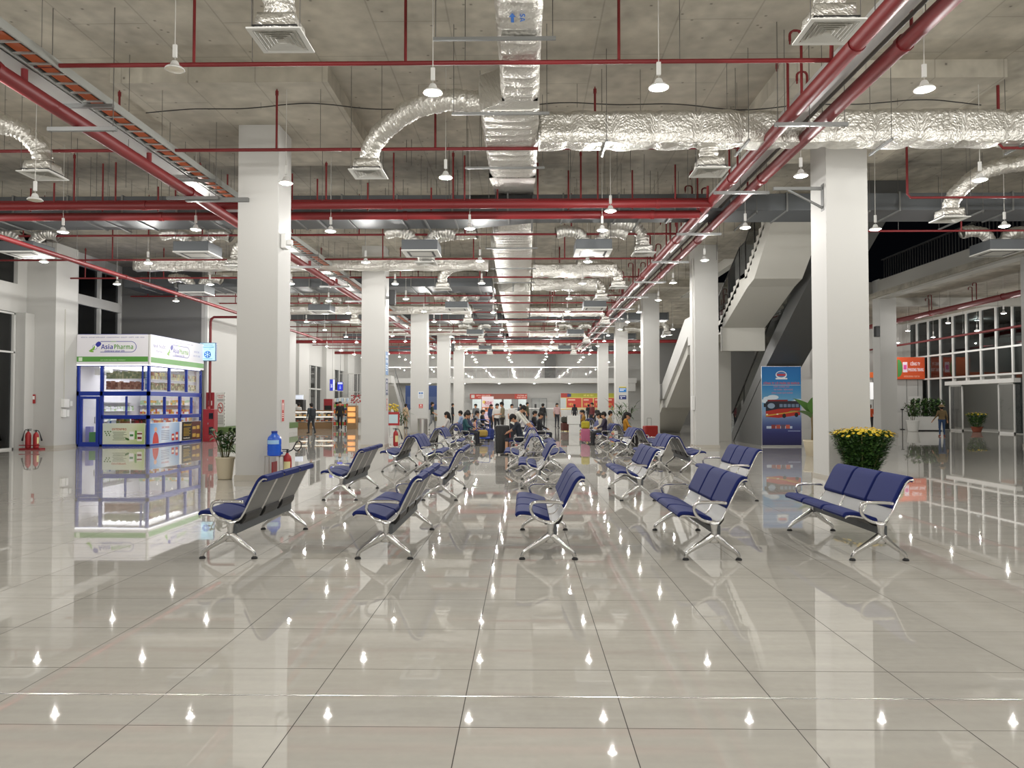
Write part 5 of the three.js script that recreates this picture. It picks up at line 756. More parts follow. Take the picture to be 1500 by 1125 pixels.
// ---------- extinguishers, bottle, bin ----------
const extBody = flatten([lathe([[0, 0], [.075, 0], [.08, .02], [.08, .38], [.068, .44], [.035, .475], [.025, .5], [0, .5]], 20)]), extLabel = flatten([lathe([[.0812, .14], [.0812, .34]], 20)]);
function extinguisher(label, pos, turn, s = 1, loop = false) {
  const o = thing('fire_extinguisher', label, 'extinguisher', null, pos, turn); o.scale.setScalar(s);
  part(o, 'cylinder', extBody, M.redBright); part(o, 'label_band', [new THREE.CylinderGeometry(.0812, .0812, .2, 20, 1, true, -.6, 1.6).translate(0, .24, 0)], col('#d8cf9a')); part(o, 'valve', [cyl(.022, .018, .06, 0, .5, 0, 10), box(-.1, .03, .555, .572, -.012, .012), box(-.09, .02, .525, .538, -.01, .01)], M.black); part(o, 'gauge', [cyl(.016, .016, .02, .03, .51, 0, 10)], M.alu);
  part(o, 'hose', [loop ? tube([V(.02, .53, 0), V(.09, .56, 0), V(.14, .64, .01), V(.19, .72, .01), V(.26, .70, .01), V(.26, .60, .02), V(.19, .54, .02), V(.13, .58, .02)], .012, 40, 7) : taper([V(.02, .53, 0), V(.08, .55, 0), V(.13, .48, .02), V(.17, .36, .03), V(.21, .22, .04)], [.011, .011, .012, .02, .028], 24, 8)], M.rubber); return o;
}
{
  const q = extinguisher('red fire extinguisher with a looped hose beside the water bottle', [-4.75, .05, -15.4], 0, 1.05, true);
  const st = thing('extinguisher_stand', 'low red stand under the extinguisher by the water bottle', 'stand', null, [-4.8, 0, -15.4]); part(st, 'tray', [box(-.22, .2, 0, .05, -.14, .14)], M.redPlastic); part(st, 'back', [box(-.22, -.2, .05, .4, -.14, .14)], M.redPlastic);
  extinguisher('red fire extinguisher beside the second left column', [-4.7, .03, -28.1], .6, 1.15);
  const s3 = thing('extinguisher_stand', 'low red stand under the extinguisher of the second left column', 'stand', null, [-4.7, 0, -28.1]); part(s3, 'tray', [box(-.25, .25, 0, .03, -.2, .2)], M.redPlastic);
  const e1 = extinguisher('left red extinguisher of the pair before the white pier', [-17.12, .05, -26.35], Math.PI, 1.15), e2 = extinguisher('right red extinguisher of the pair before the white pier', [-16.85, .05, -26.35], 1.5, 1.1);
  const s2 = thing('extinguisher_stand', 'red tray holding two extinguishers before the white pier', 'stand', null, [-16.98, 0, -26.35]); part(s2, 'tray', [box(-.36, .36, 0, .05, -.16, .16)], M.redPlastic); part(s2, 'rail', [box(-.36, .36, .14, .17, .14, .16)], M.redPlastic);
  const wb = thing('water_bottle', 'large blue water bottle on a thin steel stand', 'bottle', null, [-4.95, .53, -15.2]);
  part(wb, 'bottle', [lathe([[0, 0], [.12, 0], [.135, .02], [.135, .09], [.128, .1], [.135, .11], [.135, .2], [.128, .21], [.135, .22], [.135, .32], [.12, .37], [.07, .42], [.055, .44], [.055, .48]], 28)], phys({ color: new THREE.Color().setRGB(.05, .22, .85), transmission: .55, thickness: 0, roughness: .15, ior: 1.45 })); part(wb, 'cap', [cyl(.06, .06, .035, 0, .455, 0, 18)], col('#12308a', .4)); part(wb, 'label', [new THREE.CylinderGeometry(.137, .137, .08, 24, 1, true, -.9, 1.9).translate(0, .275, 0)], col('#9cc4e8')); part(wb, 'tap', [box(.1, .17, .03, .08, -.015, .015)], col('#24489a'));
  const ws = thing('bottle_stand', 'thin steel wire stand under the blue water bottle', 'stand', null, [-4.95, 0, -15.2]); for (const x of [-.14, .14]) for (const z of [-.12, .12]) part(ws, 'leg', [rod(V(x * 1.08, 0, z * 1.08), V(x, .53, z), .009, 6)], M.steelBrushed); part(ws, 'ring', [box(-.15, .15, .515, .53, -.13, -.115), box(-.15, .15, .515, .53, .115, .13), box(-.15, -.135, .515, .53, -.13, .13), box(.135, .15, .515, .53, -.13, .13)], M.steelBrushed); part(ws, 'lower_ring', [box(-.15, .15, .19, .2, .12, .13), box(-.15, .15, .19, .2, -.13, -.12)], M.steelBrushed);
  const bin = thing('litter_bin', 'round brushed steel litter bin by the third left column', 'bin', null, G(619, 638)); part(bin, 'drum', [lathe([[0, 0], [.24, 0], [.25, .02], [.25, .8], [.26, .82], [.26, .86], [.2, .87]], 28)], M.steelBrushed); part(bin, 'opening', [lathe([[.2, .86], [.17, .78], [0, .78]], 24)], M.black);
}
// ---------- plants ----------
function leafBlade(w, l, bend = .2) {                                       // one pointed leaf along +y, bending towards +z
  const p = [], n = 5; for (let i = 0; i <= n; i++) { const t = i / n, ww = w * Math.sin(Math.PI * Math.pow(t, .8)) * .5, z = bend * l * t * t; p.push([-ww, l * t * (1 - bend * .3 * t), z - ww * .15], [0, l * t * (1 - bend * .3 * t), z], [ww, l * t * (1 - bend * .3 * t), z - ww * .15]); }
  const pos = [], idx = []; p.forEach(q => pos.push(...q)); for (let i = 0; i < n; i++) for (const k of [0, 1]) { const a = i * 3 + k, b = a + 3; idx.push(a, a + 1, b, a + 1, b + 1, b); }
  const g = new THREE.BufferGeometry(); g.setAttribute('position', new THREE.Float32BufferAttribute(pos, 3)); g.setIndex(idx); g.computeVertexNormals(); return g.toNonIndexed();
}
const leafM = c => phys({ color: c, roughness: .5, vertexColors: true, side: THREE.DoubleSide, transmission: 0 });
const leafMat = leafM(0xffffff);
const greens = [[.03, .08, .018], [.045, .115, .024], [.02, .058, .014], [.07, .15, .03]].map(c => new THREE.Color().setRGB(...c));
const placeGeo = (g, pos, yaw, pitch, s) => g.clone().applyMatrix4(new THREE.Matrix4().compose(pos, new THREE.Quaternion().setFromEuler(new THREE.Euler(pitch, yaw, 0, 'YXZ')), V(s, s, s)));
function chrysanthemum(label, pos, big) {
  const o = thing('potted_chrysanthemum', label, 'potted plant', null, pos), H = 1.0;
  part(o, 'pot', [lathe([[0, 0], [.2, 0], [.22, .03], [.28, .24], [.31, .25], [.31, .3], [.27, .3], [.26, .26], [0, .26]], 24)], M.terracotta); part(o, 'soil', [cyl(.25, .25, .02, 0, .25, 0, 20)], M.soil);
  const leaf = leafBlade(.045, .075, .3), gs = [], n = big ? 5200 : 700, R = y => .27 + .27 * Math.min(1, (y - .28) / .62);
  for (let i = 0; i < n; i++) { const y = .28 + Math.pow(rnd(), .8) * .74, rim = rnd(), a = rnd() * 6.283, q = R(y) * Math.pow(rim, .28) * rr(.9, 1.04); gs.push(colored(placeGeo(leaf, V(Math.cos(a) * q, y, Math.sin(a) * q), Math.PI / 2 - a, rr(.3, 1.5), rr(.8, big ? 1.3 : 2.6)), greens[rnd() * 4 | 0])); }
  part(o, 'foliage', gs, leafMat, 'dense dark green leaves', 'stuff');
  part(o, 'stems', Array.from({ length: big ? 70 : 14 }, (_, i) => { const a = i * 2.4, q = Math.sqrt((i + 1) / (big ? 70 : 14)); return rod(V(Math.cos(a) * q * .22, .25, Math.sin(a) * q * .22), V(Math.cos(a) * q * .47, 1.04, Math.sin(a) * q * .47), .006, 5); }), col('#33481c'), null, 'stuff');
  const pet = []; for (let k = 0; k < 11; k++) pet.push(placeGeo(leafBlade(.018, .034, .3), V(0, 0, 0), k / 11 * 6.283, 1.25, 1)); const head = flatten([...pet.map(g => colored(g, new THREE.Color().setRGB(.72, .55, .03))), colored(sphere(.011, 0, .005, 0, 1, .6, 1, 8, 5), new THREE.Color().setRGB(.62, .36, .02))]);
  const nf = big ? 150 : 30;
  for (let i = 0; i < nf; i++) { const a = i * 2.39996, q = Math.sqrt((i + .5) / nf) * .57, m = part(o, 'blossom', head, leafMat); m.position.set(Math.cos(a) * q, 1.09 - q * q * .32 + rr(-.035, .03), Math.sin(a) * q); m.rotation.set(Math.sin(a) * q * 1.1, 0, -Math.cos(a) * q * 1.1); m.scale.setScalar(rr(.85, 1.25) * (big ? 1.3 : 1.8)); }
  for (const a of [1.1, 2.0, 3.6, 5.2]) part(o, 'stake', [rod(V(Math.cos(a) * .2, .24, Math.sin(a) * .2), V(Math.cos(a) * .5, .99, Math.sin(a) * .5), .008, 6)], M.bamboo);
}
chrysanthemum('big pot of yellow chrysanthemums before the right column', [6.42, 0, -14.75], true);
chrysanthemum('pot of yellow chrysanthemums far by the sliding glass doors', G(1431, 633), false);
function bushy(label, pos, potH, potR, n, H, R, potMat, lw, ll) {
  const o = thing('potted_plant', label, 'potted plant', null, pos);
  part(o, 'pot', [lathe([[0, 0], [potR * .72, 0], [potR * .76, .02], [potR * .98, potH * .9], [potR * 1.05, potH * .92], [potR * 1.05, potH], [potR * .9, potH], [potR * .88, potH * .93], [0, potH * .93]], 24)], potMat); part(o, 'soil', [cyl(potR * .86, potR * .86, .01, 0, potH * .93, 0, 18)], M.soil);
  const stems = [], lg = leafBlade(lw, ll, .35), tops = [];
  for (let i = 0; i < 11; i++) { const a = i * 2.4, q = R * rr(.4, 1), h = H * rr(.6, 1); tops.push([V(Math.cos(a) * q * .2, potH * .92, Math.sin(a) * q * .2), V(Math.cos(a) * q * .6, potH + h * .55, Math.sin(a) * q * .6), V(Math.cos(a) * q, potH + h, Math.sin(a) * q)]); stems.push(tube(tops[i], .008, 8, 5)); }
  part(o, 'stems', stems, col('#4a4a22'));
  for (let i = 0; i < n; i++) { const s = tops[i % 11], t = rr(.25, 1), c = new THREE.QuadraticBezierCurve3(...s).getPoint(t); const m = part(o, 'leaf', leafG[lw + '_' + ll + '_' + (i % 4)] ??= colored(lg.clone(), greens[i % 4]), leafMat); m.position.copy(c); m.rotation.set(rr(.4, 1.9), rnd() * 6.283, 0, 'YXZ'); m.scale.setScalar(rr(.7, 1.2)); }
  return o;
}
const leafG = {};
bushy('broad leaved green plant in a beige pot beside the left column', [-6.2, 0, -15.9], .46, .19, 120, .62, .36, M.beigePot, .085, .15);
bushy('leafy plant in a pale pot behind the red framed stand', G(586, 638), .5, .2, 60, .75, .4, col('#cfccc0'), .07, .4);
bushy('leafy palm in a pot among the seated travellers', [4.9, 0, -38.6], .5, .22, 70, 1.25, .7, M.beigePot, .07, .5);
bushy('dark shrub in a white round pot beside the white planter box', [24.0, 0, -46.2].map((v, i) => i === 0 ? 22.6 : i === 2 ? -45.2 : v), .65, .35, 150, 1.1, .6, M.frameWhite, .12, .25);
{
  const o = thing('planter_box', 'long white planter box full of dark green shrubs', 'planter', null, [24.0, 0, -46.4]); part(o, 'trough', [box(-.85, .85, .06, .85, -.35, .35)], M.frameWhite); part(o, 'plinth', [box(-.75, .75, 0, .06, -.28, .28)], M.black);
  const gs = [], lf = leafBlade(.09, .2, .3); for (let i = 0; i < 900; i++) { const a = rnd() * 6.283, y = .85 + rnd() * 1.0, k = rr(-.8, .8), q = rr(.1, .4) + (y - .85) * .1; gs.push(colored(placeGeo(lf, V(k + Math.cos(a) * .25, y, Math.sin(a) * q), rnd() * 6.28, rr(.2, 1.6), rr(.7, 1.2)), greens[rnd() * 4 | 0])); } part(o, 'shrubs', gs, leafMat, null, 'stuff');
  part(o, 'stems', Array.from({ length: 14 }, (_, i) => rod(V(-.75 + i * .115, .8, 0), V(-.8 + i * .12, 1.6, Math.sin(i) * .2), .012, 5)), col('#3a3418'));
  const b = thing('potted_plant', 'plant with huge upright oval leaves beside the right column', 'potted plant', null, [8.72, 0, -23.5]); part(b, 'pot', [lathe([[0, 0], [.18, 0], [.25, .42], [.27, .43], [.27, .48], [.22, .48], [.2, .42], [0, .42]], 20)], M.beigePot); part(b, 'trunk', [tube([V(0, .4, 0), V(.02, .8, 0), V(0, 1.25, 0)], .045, 12, 8)], col('#6a5a3a'));
  const big = colored(leafBlade(.46, .95, .4), new THREE.Color().setRGB(.10, .22, .05)); for (const [yaw, pitch, y] of [[-1.2, .95, 1.15], [1.4, .35, 1.2], [.2, .3, 1.25], [2.6, .8, 1.1], [-2.6, .5, 1.2]]) { const m = part(b, 'leaf', big, leafMat); m.position.y = y; m.rotation.set(pitch, yaw, 0, 'YXZ'); }
}
{ // red framed code stand (its code left blank), with flowers behind
  const o = thing('framed_stand', 'small red framed display stand beside the second left column', 'stand', null, G(576, 640)); part(o, 'frame', [box(-.3, .3, .55, 1.2, -.02, .02)], M.redBright); part(o, 'panel', [box(-.22, .22, .66, 1.08, .02, .025)], col('#b9cfd6')); part(o, 'leg', [box(-.2, -.16, 0, .55, -.02, .02), box(.16, .2, 0, .55, -.02, .02)], M.alu); part(o, 'foot', [box(-.3, .3, 0, .03, -.15, .15)], M.alu);
  const w = thing('white_desk', 'white desk with flowers behind the red framed stand', 'desk', null, [-8.9, 0, -52]); part(w, 'body', [box(-.7, .7, 0, 1.05, -.3, .3)], M.frameWhite); const gs = []; for (let i = 0; i < 40; i++) gs.push(sphere(.07, rr(-.35, .35), 1.25 + rr(-.15, .35), rr(-.15, .15), 1, 1, 1, 6, 5)); part(w, 'flowers', gs, col('#c9b04a')); part(w, 'vase', [cyl(.12, .16, .2, 0, 1.05, 0, 12)], M.frameWhite);
}
// ---------- luggage ----------
function suitcase(label, pos, turn, w, h, d, m, handle = .35) {
  const o = thing('suitcase', label, 'suitcase', null, pos, turn); part(o, 'shell', [rbox(w, h, d, .045, 0, h / 2 + .05, 0, 3)], m);
  for (let i = -1; i <= 1; i++) part(o, 'rib', [rbox(.025, h * .86, .012, .005, i * w * .26, h / 2 + .05, d / 2, 1)], m); part(o, 'handle', [tube([V(-.09, h + .04, -d * .3), V(-.09, h + handle, -d * .3), V(.09, h + handle, -d * .3), V(.09, h + .04, -d * .3)], .01, 24, 6, .05)], M.galv);
  for (const x of [-w * .38, w * .38]) for (const z of [-d * .3, d * .3]) part(o, 'wheel', [new THREE.CylinderGeometry(.028, .028, .025, 12).rotateZ(Math.PI / 2).translate(x, .028, z)], M.rubber);
  return o;
}
suitcase('tall black suitcase standing before the seated man', [-.68, 0, -23.9], .1, .42, .86, .3, M.black); suitcase('pink hard suitcase beside the yellow bag', [2.5, 0, -31.6], 0, .36, .52, .25, col('#b0607e', .35)); suitcase('red suitcase with raised handle beside the staircase', [5.05, 0, -31], .3, .56, .66, .3, col('#8e1c16', .5)); suitcase('brown red travel bag piled before the far barrier', [2.4, 0, -45], .5, .5, .45, .3, col('#4e2620', .7), .15);
function softBag(name, label, pos, turn, w, h, d, m) { const o = thing(name, label, 'bag', null, pos, turn); part(o, 'body', [rbox(w, h, d, Math.min(w, h, d) * .3, 0, h / 2, 0, 3)], m); part(o, 'pocket', [rbox(w * .7, h * .4, .06, .025, 0, h * .32, d / 2, 2)], m); for (const x of [-w * .22, w * .22]) part(o, 'strap', [tube([V(x, h * .9, -d * .3), V(x * .8, h * 1.12, 0), V(x, h * .9, d * .35)], .012, 12, 5)], m); return o; }
softBag('travel_bag', 'bright yellow bag standing on the pink suitcase', [2.5, .57, -31.6], 0, .34, .3, .2, col('#a89a1e')); softBag('backpack', 'dark blue backpack on the floor among the left seats', [-1.55, 0, -34], .4, .42, .5, .3, col('#1b2a66')); softBag('travel_bag', 'blue and white checked bag among the left seats', [-1.1, 0, -34.5], 0, .4, .42, .3, col('#8f99b8')); softBag('travel_bag', 'red bag on the floor beside the blue backpack', [-.75, 0, -34.6], .2, .38, .4, .3, col('#7d2424')); softBag('travel_bag', 'dark olive bag on top of the brown red travel bag', [2.4, .5, -45], .2, .5, .35, .3, col('#2f2f28')); softBag('backpack', 'red backpack with pale bands beside the right edge column', [17.75, 0, -26.6], .3, .5, .75, .35, col('#8c1420'));
{ const o = thing('white_box_stand', 'white two part box stand beside the yellow bag', 'stand', null, G(841, 637)); part(o, 'base', [box(-.26, .26, 0, .55, -.25, .25)], M.frameWhite); part(o, 'top_box', [box(-.34, .3, .56, .98, -.28, .28)], M.frameWhite);
  const l = thing('luggage_cart', 'low blue luggage cart carrying a yellow bundle', 'cart', null, [-1.75, 0, -32.4]); part(l, 'platform', [box(-.3, .3, .14, .18, -.4, .4)], col('#22409a')); part(l, 'bundle', [rbox(.42, .3, .4, .1, 0, .34, 0, 3)], col('#a08438')); part(l, 'handle', [tube([V(-.28, .18, -.38), V(-.28, .9, -.46), V(.28, .9, -.46), V(.28, .18, -.38)], .016, 24, 6, .05)], col('#22409a')); for (const x of [-.25, .25]) for (const z of [-.33, .33]) part(l, 'wheel', [new THREE.CylinderGeometry(.07, .07, .04, 12).rotateZ(Math.PI / 2).translate(x, .07, z)], M.rubber); }
// ---------- people: one skin per figure from tapered bones ----------
function skin(bones, cell, colors, k = .028) {
  let lo = V(9, 9, 9), hi = V(-9, -9, -9);
  for (const b of bones) for (const [p, r] of [[b.a, b.ra], [b.b, b.rb]]) { lo.min(V(p.x - r, p.y - r, p.z - r)); hi.max(V(p.x + r, p.y + r, p.z + r)); }
  lo.subScalar(cell * 2); hi.addScalar(cell * 2);
  const nx = Math.ceil((hi.x - lo.x) / cell) + 1, ny = Math.ceil((hi.y - lo.y) / cell) + 1, nz = Math.ceil((hi.z - lo.z) / cell) + 1, F = new Float32Array(nx * ny * nz).fill(1);
  const B2 = bones.map(b => { const d = b.b.clone().sub(b.a); return { b, dx: d.x, dy: d.y, dz: d.z, l2: Math.max(1e-8, d.lengthSq()) }; });
  const dist = (q, x, y, z) => { const b = q.b; let px = x - b.a.x, py = y - b.a.y, pz = z - b.a.z, t = (px * q.dx + py * q.dy + pz * q.dz) / q.l2; t = t < 0 ? 0 : t > 1 ? 1 : t; px -= q.dx * t; py -= q.dy * t; pz -= q.dz * t; return Math.sqrt(px * px + py * py + pz * pz * (b.flat || 1)) - (b.ra + (b.rb - b.ra) * t); };
  const id = (i, j, l) => (l * ny + j) * nx + i;
  for (const q of B2) { // each bone only touches the cells near it
    const b = q.b, R = Math.max(b.ra, b.rb) + k * 2.2 + cell, i0 = Math.max(0, Math.floor((Math.min(b.a.x, b.b.x) - R - lo.x) / cell)), i1 = Math.min(nx - 1, Math.ceil((Math.max(b.a.x, b.b.x) + R - lo.x) / cell)), j0 = Math.max(0, Math.floor((Math.min(b.a.y, b.b.y) - R - lo.y) / cell)), j1 = Math.min(ny - 1, Math.ceil((Math.max(b.a.y, b.b.y) + R - lo.y) / cell)), l0 = Math.max(0, Math.floor((Math.min(b.a.z, b.b.z) - R - lo.z) / cell)), l1 = Math.min(nz - 1, Math.ceil((Math.max(b.a.z, b.b.z) + R - lo.z) / cell)), kk = b.k ?? k;
    for (let l = l0; l <= l1; l++) for (let j = j0; j <= j1; j++) for (let i = i0; i <= i1; i++) { const d = dist(q, lo.x + i * cell, lo.y + j * cell, lo.z + l * cell), n = id(i, j, l), f = F[n], h = Math.max(kk - Math.abs(d - f), 0) / kk; F[n] = Math.min(d, f) - h * h * kk * .25; }
  }
  const vid = new Int32Array(nx * ny * nz).fill(-1), pos = [], cl = [], idx = [];
  for (let l = 0; l < nz - 1; l++) for (let j = 0; j < ny - 1; j++) for (let i = 0; i < nx - 1; i++) {
    let c = 0, sx = 0, sy = 0, sz = 0, m = 0; const f = []; for (let q = 0; q < 8; q++) { f[q] = F[id(i + (q & 1), j + (q >> 1 & 1), l + (q >> 2))]; if (f[q] < 0) m |= 1 << q; }
    if (m === 0 || m === 255) continue;
    for (let q = 0; q < 8; q++) for (const bit of [1, 2, 4]) if (!(q & bit)) { const w = q | bit; if ((f[q] < 0) !== (f[w] < 0)) { const t = f[q] / (f[q] - f[w]); sx += (q & 1) + (bit === 1 ? t : 0); sy += (q >> 1 & 1) + (bit === 2 ? t : 0); sz += (q >> 2) + (bit === 4 ? t : 0); c++; } }
    const x = lo.x + (i + sx / c) * cell, y = lo.y + (j + sy / c) * cell, z = lo.z + (l + sz / c) * cell; vid[id(i, j, l)] = pos.length / 3; pos.push(x, y, z);
    let best = 9, cc = null; for (const q of B2) { const d = dist(q, x, y, z) - (q.b.over || 0); if (d < best) { best = d; cc = q.b.c; } } const k3 = colors[cc]; cl.push(k3.r, k3.g, k3.b);
  }
  const quad = (a, b, c, d, flip) => { if (a < 0 || b < 0 || c < 0 || d < 0) return; flip ? idx.push(a, c, b, b, c, d) : idx.push(a, b, c, b, d, c); };
  for (let l = 1; l < nz - 1; l++) for (let j = 1; j < ny - 1; j++) for (let i = 1; i < nx - 1; i++) {
    const s = F[id(i, j, l)] < 0;
    if (s !== F[id(i + 1, j, l)] < 0) quad(vid[id(i, j - 1, l - 1)], vid[id(i, j, l - 1)], vid[id(i, j - 1, l)], vid[id(i, j, l)], !s);
    if (s !== F[id(i, j + 1, l)] < 0) quad(vid[id(i - 1, j, l - 1)], vid[id(i - 1, j, l)], vid[id(i, j, l - 1)], vid[id(i, j, l)], !s);
    if (s !== F[id(i, j, l + 1)] < 0) quad(vid[id(i - 1, j - 1, l)], vid[id(i, j - 1, l)], vid[id(i - 1, j, l)], vid[id(i, j, l)], !s);
  }
  const g = new THREE.BufferGeometry(); g.setAttribute('position', new THREE.Float32BufferAttribute(pos, 3)); g.setAttribute('color', new THREE.Float32BufferAttribute(cl, 3)); g.setIndex(idx); g.computeVertexNormals(); return g;
}
const personMat = mat('#ffffff', .75, 0, { vertexColors: true });
const SKIN = '#b98a6c';
// joints in metres for a 1.70 m figure that looks along +z
function figure(label, pos, turn, o) {
  const C = { skin: new THREE.Color(o.skin || SKIN), hair: new THREE.Color(o.hair || '#15110f'), shirt: new THREE.Color(o.shirt), pants: new THREE.Color(o.pants), shoe: new THREE.Color(o.shoe || '#2a2826'), sleeve: new THREE.Color(o.long ? o.shirt : o.skin || SKIN), calf: new THREE.Color(o.shorts ? o.skin || SKIN : o.pants) };
  const bones = [], add = (a, b, ra, rb, c, x = {}) => bones.push({ a: V(...a), b: V(...b), ra, rb, c, ...x });
  const sit = o.pose === 'sit', bend = o.bend || 0, hipY = sit ? .53 : .9;
  const up = (y, z = 0, x = 0) => { const h = y - .92, a = bend; return [x, hipY + .02 + h * Math.cos(a) - z * Math.sin(a), (sit ? -.02 : 0) + h * Math.sin(a) + z * Math.cos(a)]; };   // point of the trunk, leaning forward from the hip
  add(up(.92, 0, -.085), up(.92, 0, .085), .105, .105, 'pants'); add(up(.98, 0, -.07), up(.98, 0, .07), .105, .105, 'shirt', { over: .004 }); add(up(1.02), up(1.32, -.01), .115, .13, 'shirt', { flat: 1.5 }); add(up(1.1, 0, -.07), up(1.34, -.01, -.09), .09, .095, 'shirt'); add(up(1.1, 0, .07), up(1.34, -.01, .09), .09, .095, 'shirt'); add(up(1.39, -.01, -.15), up(1.39, -.01, .15), .062, .062, 'shirt'); add(up(1.4, -.01), up(1.5, .01), .055, .05, 'skin');
  const nod = o.nod || 0, hc = up(1.575, .02 + nod * .06), hd = (x, y, z) => [hc[0] + x, hc[1] + y * Math.cos(nod + bend) - z * Math.sin(nod + bend), hc[2] + y * Math.sin(nod + bend) + z * Math.cos(nod + bend)];
  add(hd(0, .03, -.01), hd(0, -.045, .02), .088, .066, 'skin'); add(hd(0, -.005, .09), hd(0, -.025, .1), .012, .016, 'skin', { k: .015 }); add(hd(-.083, 0, 0), hd(-.085, -.025, 0), .016, .012, 'skin', { k: .01 }); add(hd(.083, 0, 0), hd(.085, -.025, 0), .016, .012, 'skin', { k: .01 });
  add(hd(0, .055, -.025), hd(0, .02, -.04), .098, .088, 'hair', { over: .006 }); add(hd(-.05, .075, .03), hd(.05, .075, .03), .05, .05, 'hair', { over: .004 });
  if (o.longHair) { add(hd(0, .02, -.06), hd(0, -.16, -.07), .085, .07, 'hair', { over: .01 }); add(hd(0, -.16, -.07), hd(0, -.3, -.08), .07, .04, 'hair', { over: .01 }); }
  const fine = (o.cell || .018) <= .0125;
  for (const s of [-1, 1]) {
    const sh = up(1.38, -.01, s * .185), L = o['arm' + (s < 0 ? 'R' : 'L')] || (sit ? [[s * .23, .80, .07], [s * .09, .70, .26]] : [[s * .235, 1.1, -.01], [s * .245, .86, .07]]);
    const el = L[0], wr = L[1], dir = V(...wr).sub(V(...el)).normalize(), hEnd = V(...wr).addScaledVector(dir, .09).toArray();
    add(sh, el, .052, .043, 'shirt'); add(el, wr, .04, .028, 'sleeve'); add(wr, hEnd, .03, .03, 'skin', { flat: 1.3 });
    const side = V(s * -1, 0, .4).normalize(); add(V(...wr).addScaledVector(dir, .03).toArray(), V(...wr).addScaledVector(dir, .075).addScaledVector(side, .045).toArray(), .013, .01, 'skin', { k: .008 });
    if (fine) for (let f = 0; f < 4; f++) { const off = side.clone().multiplyScalar((1.5 - f) * .019), a0 = V(...hEnd).add(off), a1 = a0.clone().addScaledVector(dir, [.05, .055, .05, .04][f]).add(V(0, -.012, .01)); add(a0.toArray(), a1.toArray(), .0095, .009, 'skin', { k: .006 }); add(a1.toArray(), a1.clone().addScaledVector(dir, .022).add(V(0, -.018, .004)).toArray(), .009, .008, 'skin', { k: .006 }); }
    const g = o['leg' + (s < 0 ? 'R' : 'L')] || (sit ? [[s * .11, .5, .4], [s * .11, .09, .42]] : [[s * .1, .49, .015], [s * .105, .09, -.02]]), hip = [s * .09, sit ? .52 : .9, sit ? .02 : 0];
    add(hip, g[0], .09, .062, 'pants'); add(g[0], g[1], .055, .04, 'calf', { over: -.002 }); add([g[1][0], g[1][1] - .035, g[1][2] - .02], [g[1][0] + s * .02, Math.max(.035, g[1][1] - .055), g[1][2] + .15], .042, .034, 'shoe');
  }
  const t = thing('person', label, 'person', null, pos, turn); const m = part(t, 'body', skin(bones, o.cell || .018, C), personMat); const q = (o.h || 1.65) / 1.7; t.scale.setScalar(q);
  if (o.hat) part(t, 'hat', [lathe([[.19, 0], [.17, .02], [.11, .03], [.105, .1], [.07, .135], [0, .14]], 20, hc[0], hc[1] + .06, hc[2] - .01)], col('#7a6440'));
  if (o.cap) part(t, 'cap', [sphere(.108, hc[0], hc[1] + .05, hc[2] - .01, 1, .8, 1), rbox(.15, .018, .12, .008, hc[0], hc[1] + .06, hc[2] + .12)], col(o.cap));
  if (o.pack) { const b = up(1.2, -.19); part(t, 'backpack', [rbox(.3, .42, .17, .05, ...b, 3)], col(o.pack)); }
  if (o.bag) { const w = (o.armR || [[0, 0, 0], [-.245, .86, .07]])[1]; part(t, 'hand_bag', [rbox(.3, .26, .12, .04, w[0], w[1] - .28, w[2], 2), tube([V(w[0] - .1, w[1] - .16, w[2]), V(w[0], w[1] - .05, w[2]), V(w[0] + .1, w[1] - .16, w[2])], .01, 12, 5)], col(o.bag)); }
  if (o.phone) part(t, 'phone', [rbox(.075, .14, .012, .004, 0, .74, .36)], M.black);
  return t;
}
const walkL = [[.1, .52, .14], [.1, .12, .1]], walkR = [[-.1, .5, -.04], [-.1, .13, -.26]];
const L = Math.PI / 2;
// standing and walking
figure('person in a white shirt with back turned at the lit food counter', G(437, 628), Math.PI * .9, { shirt: '#d8d8d4', pants: '#1b1b1e', h: 1.66 });
figure('person in grey and dark vest walking away over the left floor', G(456, 636), -2.4, { shirt: '#3a4148', pants: '#23262c', long: true, h: 1.62, legL: walkL, legR: walkR, pack: '#22262c', cell: .014 });
figure('person all in black walking towards the hall far left', G(498, 629.5), .1, { shirt: '#101012', pants: '#0e0e10', long: true, h: 1.75, legL: walkL, legR: walkR, cell: .014 });
figure('person in pale blue shirt with navy backpack far left', G(508, 626.5), Math.PI, { shirt: '#a9b6c8', pants: '#22242a', h: 1.62, pack: '#26325a' });
figure('person in beige blouse behind the leafy plant', G(594, 627), Math.PI * .8, { shirt: '#b9a184', pants: '#8f7d68', long: true, h: 1.6 });
figure('person in dark green shirt walking with a bag past the columns', G(633, 631.5), L, { shirt: '#16241c', pants: '#6f7274', h: 1.7, legL: [[.1, .52, .16], [.1, .12, .16]], legR: [[-.1, .5, -.06], [-.1, .14, -.3]], bag: '#5e5438', armR: [[-.22, 1.12, .02], [-.16, 1.0, .24]], cell: .014 });
figure('person in black standing behind the fourth left column', G(663, 624), L, { shirt: '#17181c', pants: '#1d1e22', long: true, h: 1.65 });
figure('person in khaki shirt standing and reading before the ticket windows', [-1.05, 0, -37], -L * .9, { shirt: '#7a7058', pants: '#2a2622', h: 1.67, armR: [[-.24, 1.12, .04], [-.12, 1.1, .3]], armL: [[.24, 1.12, .04], [.12, 1.1, .3]], nod: .3, cell: .015 });
figure('long haired person in white blouse beside the person in khaki', [-1.35, 0, -38.2], .4, { shirt: '#d9d6d0', pants: '#23232a', longHair: true, h: 1.6 });
